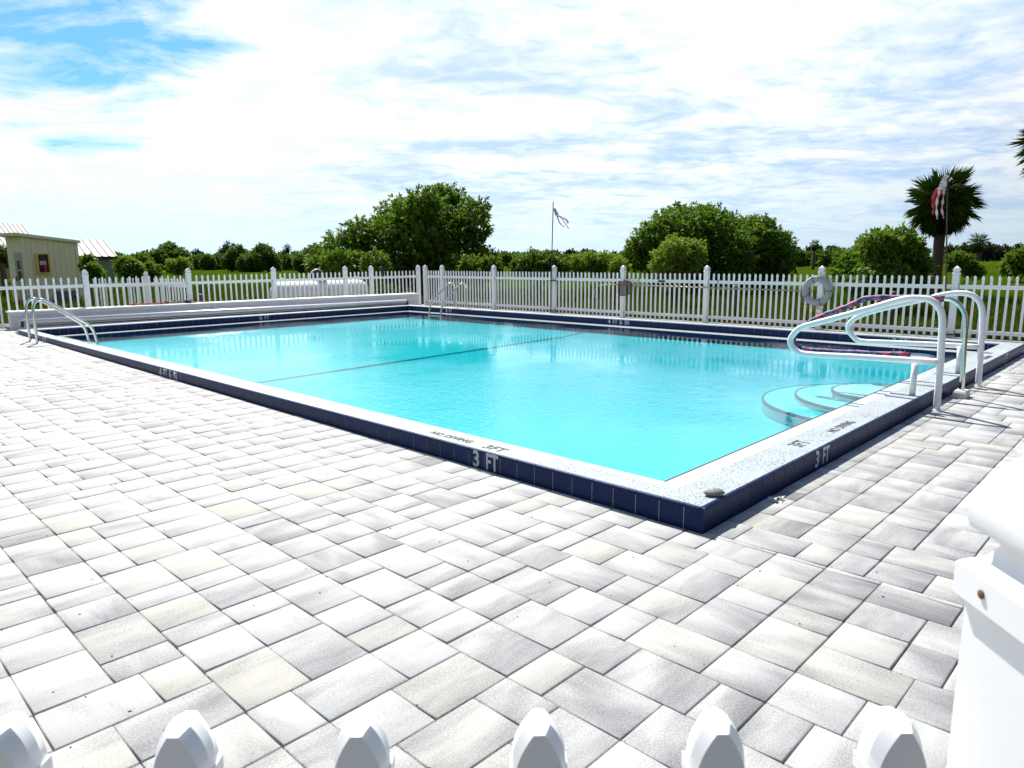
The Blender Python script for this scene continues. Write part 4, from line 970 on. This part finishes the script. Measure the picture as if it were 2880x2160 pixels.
T6 = [(15.60,15.29,1.15,0.35),(15.68,14.77,1.05,0.37),(15.14,15.38,1.01,0.28),(16.01,14.48,0.96,0.32)]
tree('shrub', 'low green shrub just left of the middle pole, behind the fence', 'shrub', T6, 700, 8, 0.15, 0.06, 'leaf_mid', 16, 0.03, shell=0.3)
T7 = [(18.32,15.53,1.02,0.33),(19.01,15.38,1.09,0.38),(19.30,14.83,1.05,0.40),(18.97,14.01,0.96,0.34)]
tree('shrub', 'low lime shrubs between the middle pole and the round dark tree', 'shrub', T7, 900, 8, 0.13, 0.05, 'leaf_lime', 17, 0.03, shell=0.3)
T8 = [(9.38,37.27,1.01,0.34),(10.38,38.20,1.12,0.42),(9.60,36.98,0.83,0.43),(10.57,37.33,0.78,0.32)]
tree('shrub', 'dark low bush behind the short rear fence, right of the green shed', 'shrub', T8, 900, 8, 0.22, 0.09, 'leaf_dark', 18, 0.04, shell=0.4)
T9 = [(5.07,28.08,1.15,0.14),(5.01,27.41,0.97,0.16),(5.07,27.82,1.36,0.10),(5.26,27.69,0.84,0.14)]
tree('shrub', 'small vine bush between the cream shed and the green shed', 'shrub', T9, 420, 8, 0.15, 0.06, 'leaf_dark', 19, 0.03, shell=0.3)
T10 = [(10.90,21.61,1.00,0.34),(10.85,20.35,1.10,0.43),(11.72,20.53,1.04,0.42),(11.77,19.29,1.04,0.41),(14.41,17.14,0.91,0.37),(14.53,16.36,0.94,0.30)]
tree('shrub', 'low green bush at the foot of the tall spreading tree, on its left side', 'shrub', T10, 1500, 8, 0.18, 0.07, 'leaf_mid', 20, 0.04, shell=0.45)
T11 = [(26.63,4.62,1.11,0.24),(27.28,4.47,0.98,0.22),(27.59,4.23,0.75,0.20)]
tree('shrub', 'small bush beside the big palm trunk on its right', 'shrub', T11, 420, 8, 0.16, 0.06, 'leaf_mid', 21, 0.03, shell=0.3)
T12 = [(45.42,5.51,0.98,0.48),(46.32,6.13,0.67,0.32),(45.71,5.07,0.97,0.60)]
tree('shrub', 'green bush at the right edge of the field, behind the fence', 'shrub', T12, 800, 8, 0.25, 0.1, 'leaf_mid', 22, 0.03, shell=0.4)
T13 = [(10.65,34.05,1.00,0.21),(10.49,34.25,1.12,0.13),(10.83,33.83,1.17,0.15)]
tree('shrub', 'thin branching shrub standing in the field left of the second fence post', 'shrub', T13, 260, 7, 0.2, 0.07, 'leaf_lime', 23, 0.03, shell=0.2)
T14 = [(33.17,94.43,2.17,1.03),(31.55,93.18,1.50,1.00),(33.83,92.83,1.58,1.02),(33.46,94.46,2.85,0.55),(33.19,93.00,1.04,1.02)]
tree('shrub', 'rounded green tree rising out of the far hedge, right of the green shed', 'tree', T14, 1100, 8, 0.42, 0.18, 'leaf_far', 24, 0.06, shell=0.5)
T15 = [(41.41,92.32,2.01,0.99),(40.86,93.41,1.21,0.91),(43.03,88.53,1.79,1.22),(41.69,87.97,0.96,1.05),(44.20,88.45,1.04,0.91),(40.91,89.37,0.97,0.81)]
tree('shrub', 'pair of joined round bushes on the far side of the field, under the first palm', 'shrub', T15, 1500, 8, 0.42, 0.18, 'leaf_far', 25, 0.06, shell=0.5)
T16 = [(42.38,75.77,1.46,0.81),(41.42,75.82,0.87,0.73),(41.88,73.39,0.95,0.94),(42.48,74.63,2.41,0.44)]
tree('shrub', 'far round bush left of the tall spreading tree, under the second palm', 'shrub', T16, 900, 8, 0.42, 0.18, 'leaf_far', 26, 0.06, shell=0.5)
T17 = [(51.94,118.25,3.40,0.52),(51.71,116.60,3.84,0.41),(51.29,117.98,2.98,0.41)]
tree('bare_tree', 'thin bare-branched tree poking up from the far hedge', 'tree', T17, 60, 6, 0.5, 0.16, 'leaf_farther', 27, 0.08, shell=0.1)
def wood(name, label, lobes, n_clusters, ll, material, seed, **kw):
    V, F = leaf_cloud(lobes, n_clusters, 7, ll, ll*0.45, seed, **kw)
    return link(name, np_mesh(name, V, F, M[material]), None, kind='stuff', label=label, category='trees')
WL = [(39.2,133.3,1.29,1.05),(39.1,133.2,0.93,1.05),(36.9,123.2,1.26,0.65),(36.9,123.1,0.79,0.65),(35.7,115.1,1.24,0.66),(35.7,115.1,0.83,0.66),(40.9,127.6,1.38,0.83),(40.8,127.6,0.81,0.83),(39.4,120.2,1.46,0.75),(39.3,120.2,0.81,0.75),(40.0,116.6,1.16,0.88),(40.0,116.6,0.88,0.88),(43.9,123.0,1.33,0.71),(43.8,122.9,0.73,0.71),(45.7,126.9,1.38,0.69),(45.6,126.9,0.69,0.69),(45.8,122.2,1.11,0.88),(45.7,122.2,0.79,0.88),(44.6,117.8,1.40,0.65),(44.5,117.7,0.70,0.65),(48.2,121.5,1.29,0.70),(48.1,121.5,0.68,0.70),(46.9,114.8,1.16,0.83),(46.9,114.7,0.77,0.83),(49.4,119.5,1.10,0.83),(49.3,119.4,0.73,0.83),(50.3,118.2,1.44,0.73),(50.2,118.1,0.67,0.73),(52.2,117.5,1.10,0.70),(52.2,117.4,0.63,0.70),(46.3,103.6,1.12,0.73),(46.3,103.6,0.76,0.73),(49.7,106.5,1.23,0.85),(49.7,106.5,0.77,0.85),(55.9,116.2,1.28,0.89),(55.8,116.1,0.69,0.89),(52.6,106.8,1.28,0.60),(52.6,106.7,0.61,0.60),(57.2,113.6,0.96,0.83),(57.2,113.5,0.65,0.83),(52.8,102.5,1.17,0.60),(52.7,102.4,0.62,0.60),(52.3,98.7,1.16,0.56),(52.2,98.6,0.62,0.56),(54.9,102.0,1.18,0.61),(54.8,101.9,0.60,0.61),(53.1,96.5,1.23,0.74),(53.1,96.4,0.70,0.74),(59.1,105.0,1.09,0.87),(59.0,105.0,0.67,0.87),(58.7,100.6,0.99,0.70),(58.7,100.6,0.60,0.70)]; wood('hedge', 'far green hedge across the left part of the field', WL, 5200, 0.5, 'leaf_far', 31, shell=0.55)
WL2 = [(76.6,226.2,2.77,0.99),(76.4,226.1,1.75,0.99),(88.0,239.7,3.25,1.30),(87.8,239.6,1.85,1.30),(89.2,234.2,2.93,1.18),(89.0,234.0,1.77,1.18),(93.5,230.3,2.72,1.50),(93.4,230.2,1.89,1.50),(99.3,225.2,2.93,1.28),(99.1,225.0,1.73,1.28),(97.4,216.9,2.32,1.30),(97.4,216.8,1.73,1.30),(108.7,229.5,2.62,1.58),(108.5,229.4,1.82,1.58),(95.7,194.8,2.44,1.59),(95.6,194.8,1.83,1.59),(116.0,217.5,2.57,1.32),(115.8,217.3,1.61,1.32),(113.7,204.8,2.36,1.18),(113.6,204.7,1.53,1.18),(119.0,200.4,2.30,1.23),(118.9,200.3,1.50,1.23)]; wood('tree_line', 'dark distant tree line beyond the left hedge', WL2, 1300, 0.9, 'leaf_farther', 32, shell=0.5)
WM = [(77.0,81.3,0.94,0.54),(76.9,81.2,0.63,0.54),(81.2,83.8,1.11,0.54),(81.1,83.8,0.58,0.54),(77.1,76.8,1.05,0.61),(77.0,76.8,0.67,0.61),(85.9,84.2,0.83,0.68),(85.9,84.2,0.60,0.68),(87.8,84.5,0.97,0.55),(87.8,84.4,0.51,0.55),(94.3,89.2,1.07,0.69),(94.2,89.1,0.51,0.69),(89.1,80.9,0.91,0.71),(89.0,80.9,0.58,0.71),(91.4,82.8,1.10,0.58),(91.4,82.7,0.49,0.58),(97.1,84.8,0.98,0.80),(97.0,84.7,0.54,0.80),(94.2,81.1,0.93,0.54),(94.1,81.1,0.44,0.54),(94.0,78.3,0.80,0.67),(94.0,78.3,0.51,0.67),(96.5,79.3,0.88,0.48),(96.4,79.2,0.39,0.48),(90.8,72.4,1.01,0.54),(90.8,72.3,0.49,0.54),(89.6,70.0,0.87,0.47),(89.5,70.0,0.47,0.47),(92.5,70.9,0.95,0.52),(92.4,70.8,0.46,0.52),(99.8,75.4,0.79,0.61),(99.8,75.4,0.42,0.61),(90.6,65.9,0.88,0.44),(90.6,65.9,0.45,0.44),(99.9,70.9,0.72,0.72),(99.9,70.9,0.49,0.72),(104.1,72.5,1.02,0.74),(104.0,72.4,0.45,0.74),(92.2,63.8,0.88,0.75),(92.2,63.8,0.59,0.75)]; wood('tree_line', 'distant tree line behind the middle pole', WM, 4200, 0.62, 'leaf_far', 33, shell=0.55)
WM2 = [(184.1,185.1,1.75,0.88),(184.0,185.0,0.83,0.88),(181.7,179.7,1.81,0.98),(181.6,179.6,0.88,0.98),(189.4,181.4,1.60,1.08),(189.3,181.3,0.88,1.08),(198.0,186.9,1.59,1.03),(197.9,186.8,0.81,1.03),(205.9,186.9,1.98,1.64),(205.8,186.8,1.05,1.64),(208.1,185.4,1.88,1.11),(208.0,185.3,0.77,1.11),(196.2,171.4,1.54,1.52),(196.2,171.3,1.03,1.52),(189.8,162.2,1.65,1.30),(189.7,162.2,0.94,1.30),(204.6,167.8,1.63,1.68),(204.5,167.8,1.03,1.68),(208.9,168.9,1.86,1.20),(208.8,168.8,0.77,1.20),(214.8,168.4,1.91,1.50),(214.7,168.3,0.88,1.50),(196.9,151.8,1.56,1.62),(196.8,151.7,1.02,1.62),(207.2,153.5,1.67,0.95),(207.1,153.3,0.62,0.95),(214.6,154.7,1.49,1.03),(214.5,154.6,0.62,1.03),(209.3,149.1,1.32,0.99),(209.3,149.0,0.62,0.99),(232.5,160.7,1.36,1.11),(232.4,160.6,0.54,1.11)]; wood('tree_line', 'darkest distant woods behind the middle tree line', WM2, 1900, 1.2, 'leaf_farther', 34, shell=0.5)
WR = [(112.9,45.7,1.25,0.79),(112.9,45.6,0.58,0.79),(106.3,42.7,1.35,0.69),(106.2,42.6,0.59,0.69),(116.9,46.0,1.21,0.77),(116.9,45.9,0.53,0.77),(117.5,44.8,0.95,0.89),(117.5,44.7,0.58,0.89),(110.3,41.1,1.25,0.66),(110.2,41.0,0.54,0.66),(107.4,38.9,1.18,0.60),(107.3,38.8,0.54,0.60),(118.1,41.7,1.08,1.08),(118.1,41.7,0.67,1.08),(104.6,35.8,1.24,0.59),(104.5,35.8,0.56,0.59),(112.1,37.9,1.27,0.83),(112.0,37.8,0.61,0.83),(110.9,36.2,1.16,0.95),(110.9,36.2,0.68,0.95),(119.6,38.5,1.25,0.87),(119.5,38.4,0.55,0.87)]; wood('hedge', 'far hedge behind the life ring, right of the dark trees', WR, 2500, 0.5, 'leaf_far', 35, shell=0.55)
WR2 = [(221.9,48.1,2.43,1.10),(221.8,48.0,1.60,1.10),(237.4,48.9,2.34,1.02),(237.3,48.8,1.53,1.02),(214.4,42.9,2.28,1.39),(214.3,42.9,1.72,1.39),(255.1,50.7,2.13,1.22),(255.1,50.6,1.59,1.22),(220.1,41.9,2.11,0.91),(220.0,41.8,1.47,0.91),(218.1,39.0,2.35,1.17),(218.0,38.9,1.58,1.17),(239.7,41.0,2.29,1.49),(239.6,40.9,1.70,1.49),(235.4,39.6,2.28,1.01),(235.3,39.5,1.46,1.01),(258.9,41.4,2.32,1.27),(258.8,41.3,1.54,1.27),(231.2,34.3,2.05,0.88),(231.1,34.2,1.37,0.88),(261.5,38.4,2.32,1.62),(261.4,38.3,1.68,1.62),(264.5,36.1,2.64,1.29),(264.3,36.0,1.50,1.29),(240.8,93.5,3.31,0.60),(240.7,93.4,2.78,0.60),(241.9,91.7,3.54,1.17),(241.8,91.6,3.05,1.17),(236.8,85.1,3.46,0.79),(236.7,85.0,2.79,0.79),(237.3,83.8,3.25,0.78),(237.2,83.8,2.77,0.78)]; wood('tree_line', 'dark distant tree line at the right behind the small palm', WR2, 1800, 0.9, 'leaf_farther', 36, shell=0.5)

# ------------------------------------------------------------------ palms
def frond_mesh(seed, L_=1.0, blades=30, dead=False):
    """fan frond: petiole along +x, blades radiating; about unit size"""
    rs = random.Random(seed); m_ = MB(); pl_ = 0.42*L_
    m_.tube([(0, 0, 0), (pl_*0.5, 0, 0.03*L_), (pl_, 0, 0.03*L_)], [0.018*L_, 0.014*L_, 0.010*L_], 5)
    for k in range(blades):
        a = R(-118 + 236*k/(blades-1)) ; ln_ = L_*0.62*(0.72+0.28*math.cos(a*0.7))*rs.uniform(0.85, 1.08)
        d = Vector((math.cos(a), math.sin(a), 0)); sd_ = Vector((-d.y, d.x, 0)); w_ = 0.022*L_
        o_ = Vector((pl_ + 0.16*L_*max(0, math.cos(a)), 0, 0.03*L_)); fold = 0.012*L_
        dz = (-0.55 if dead else -0.13)*ln_*rs.uniform(0.3, 1.5)
        p1 = o_ + d*ln_*0.55 + Vector((0, 0, dz*0.22 + 0.05*L_*abs(math.sin(a)))); p2 = o_ + d*ln_ + Vector((0, 0, dz))
        v = [o_ - sd_*w_*0.3, o_ + sd_*w_*0.3, p1 + sd_*w_*0.5, p2, p1 - sd_*w_*0.5]
        m_.add(v + [q + Vector((0, 0, 0.003*L_)) for q in v], [(0, 1, 2, 3, 4), (9, 8, 7, 6, 5), (0, 5, 6, 1), (1, 6, 7, 2), (2, 7, 8, 3), (3, 8, 9, 4), (4, 9, 5, 0)])
    return m_.mesh('frond', M['palm_dead'] if dead else M['palm'])
FM = [frond_mesh(i) for i in range(4)]; FD = [frond_mesh(20+i, dead=True) for i in range(2)]
FS = [frond_mesh(40+i, blades=14) for i in range(2)]
def palm(label, base_, h_, rad, trunk_r, n_f, n_dead, seed, small=False, lean=(0, 0)):
    rs = random.Random(seed); t = thing('palm_tree', label, 'palm tree', base_)
    P = [(lean[0]*k/8*h_*0.5, lean[1]*k/8*h_*0.5, h_*k/8) for k in range(9)]
    tr2 = MB(); rr = [trunk_r*(1.15-0.35*k/8)*(1+0.06*math.sin(k*3)) for k in range(9)]
    tr2.tube(P, rr, 14); tr2.obj('trunk', M['bark_palm'], t, True)
    top = Vector(P[-1])
    for k in range(n_f + n_dead):
        dead = k >= n_f; o = link('dead_frond' if dead else 'frond', random.choice(FD) if dead else rs.choice(FS if small else FM), t)
        az = k*2.39996 + rs.uniform(-.25, .25)
        if dead: el = R(rs.uniform(-80, -50))
        else: el = R(88 - 158*((k+0.5)/n_f)**0.9 + rs.uniform(-9, 9))
        sc = rad*rs.uniform(0.85, 1.05)*(0.8 if dead else 1.0)
        o.location = top + Vector((math.cos(az)*0.08, math.sin(az)*0.08, rs.uniform(-0.25, 0.1)*rad*0.5 - (0.2*rad if dead else 0)))
        o.rotation_euler = Matrix.Rotation(az, 3, 'Z').to_4x4().to_3x3() .to_euler() if False else (Matrix.Rotation(az, 3, 'Z') @ Matrix.Rotation(-el, 3, 'Y') @ Matrix.Rotation(rs.uniform(-.5, .5), 3, 'X')).to_euler()
        o.scale = (sc, sc, sc)
    return t
palm('big cabbage palm with a round crown, behind the windsock on the right',(24.68,4.78,-0.2),3.31,1.06,0.175,78,16,1,False,(0, 0))
palm('small palm standing alone in the field at the far right',(70.66,12.44,-0.2),2.64,0.87,0.260,30,8,2,True,(0, 0))
palm('slim far palm above the hedge behind the life ring',(84.41,31.92,-0.2),2.94,0.68,0.160,22,4,3,True,(0, 0))
palm('far palm behind the left hedge, the left one of the two',(56.00,112.99,-0.2),3.55,0.90,0.300,24,6,4,True,(0, 0))
palm('far palm behind the left hedge, the right one of the two',(58.63,110.26,-0.2),3.58,0.78,0.300,22,8,5,True,(0, 0))
palm('palm cut off by the right edge of the picture',(25.12,1.78,-0.2),4.85,1.15,0.200,44,10,6,False,(0, 0))
palm('small palm at the left edge in front of the yellow house',(3.77,34.99,-0.2),1.89,0.39,0.120,22,6,7,False,(0, 0))
# ------------------------------------------------------------------ field grass near the fence
def grass(n, box, hmin, hmax, seed, name='grass', label='rough green grass of the field behind the fences'):
    g_ = np.random.default_rng(seed); x = box[0] + (box[1]-box[0])*g_.random(n)**1.5; y = box[2] + (box[3]-box[2])*g_.random(n)
    h_ = hmin + (hmax-hmin)*g_.random(n)**1.6; a = g_.random(n)*2*math.pi; w_ = 0.006 + 0.010*g_.random(n)
    b_ = np.stack([x, y, np.full(n, -0.2)], 1); s_ = np.stack([np.cos(a), np.sin(a), np.zeros(n)], 1)*w_[:, None]
    tip = b_ + np.stack([g_.normal(size=n)*0.35*h_, g_.normal(size=n)*0.35*h_, h_], 1); md = b_*0.45 + tip*0.55; md[:, 2] = b_[:, 2] + 0.62*h_
    V = np.stack([b_-s_, b_+s_, md+s_*0.7, tip, md-s_*0.7], 1).reshape(-1, 3)
    return V, np.arange(n*5).reshape(-1, 5)
VF = [grass(60000, (11.66, 27, -4, 19), 0.06, 0.30, 41), grass(16000, (11.66, 12.5, -4, 17), 0.08, 0.36, 44)]
q = grass(42000, (16.78, 40, -6, 20), 0.06, 0.30, 42); v = q[0].copy(); v[:, [0, 1]] = v[:, [1, 0]]; VF.append((v, q[1]))
vv = np.concatenate([a for a, b in VF]); ff = np.arange(len(vv)).reshape(-1, 5)
link('grass', np_mesh('grass', vv, ff, M['grass']), None, kind='stuff', label='rough green grass growing in the field behind the fences', category='grass')
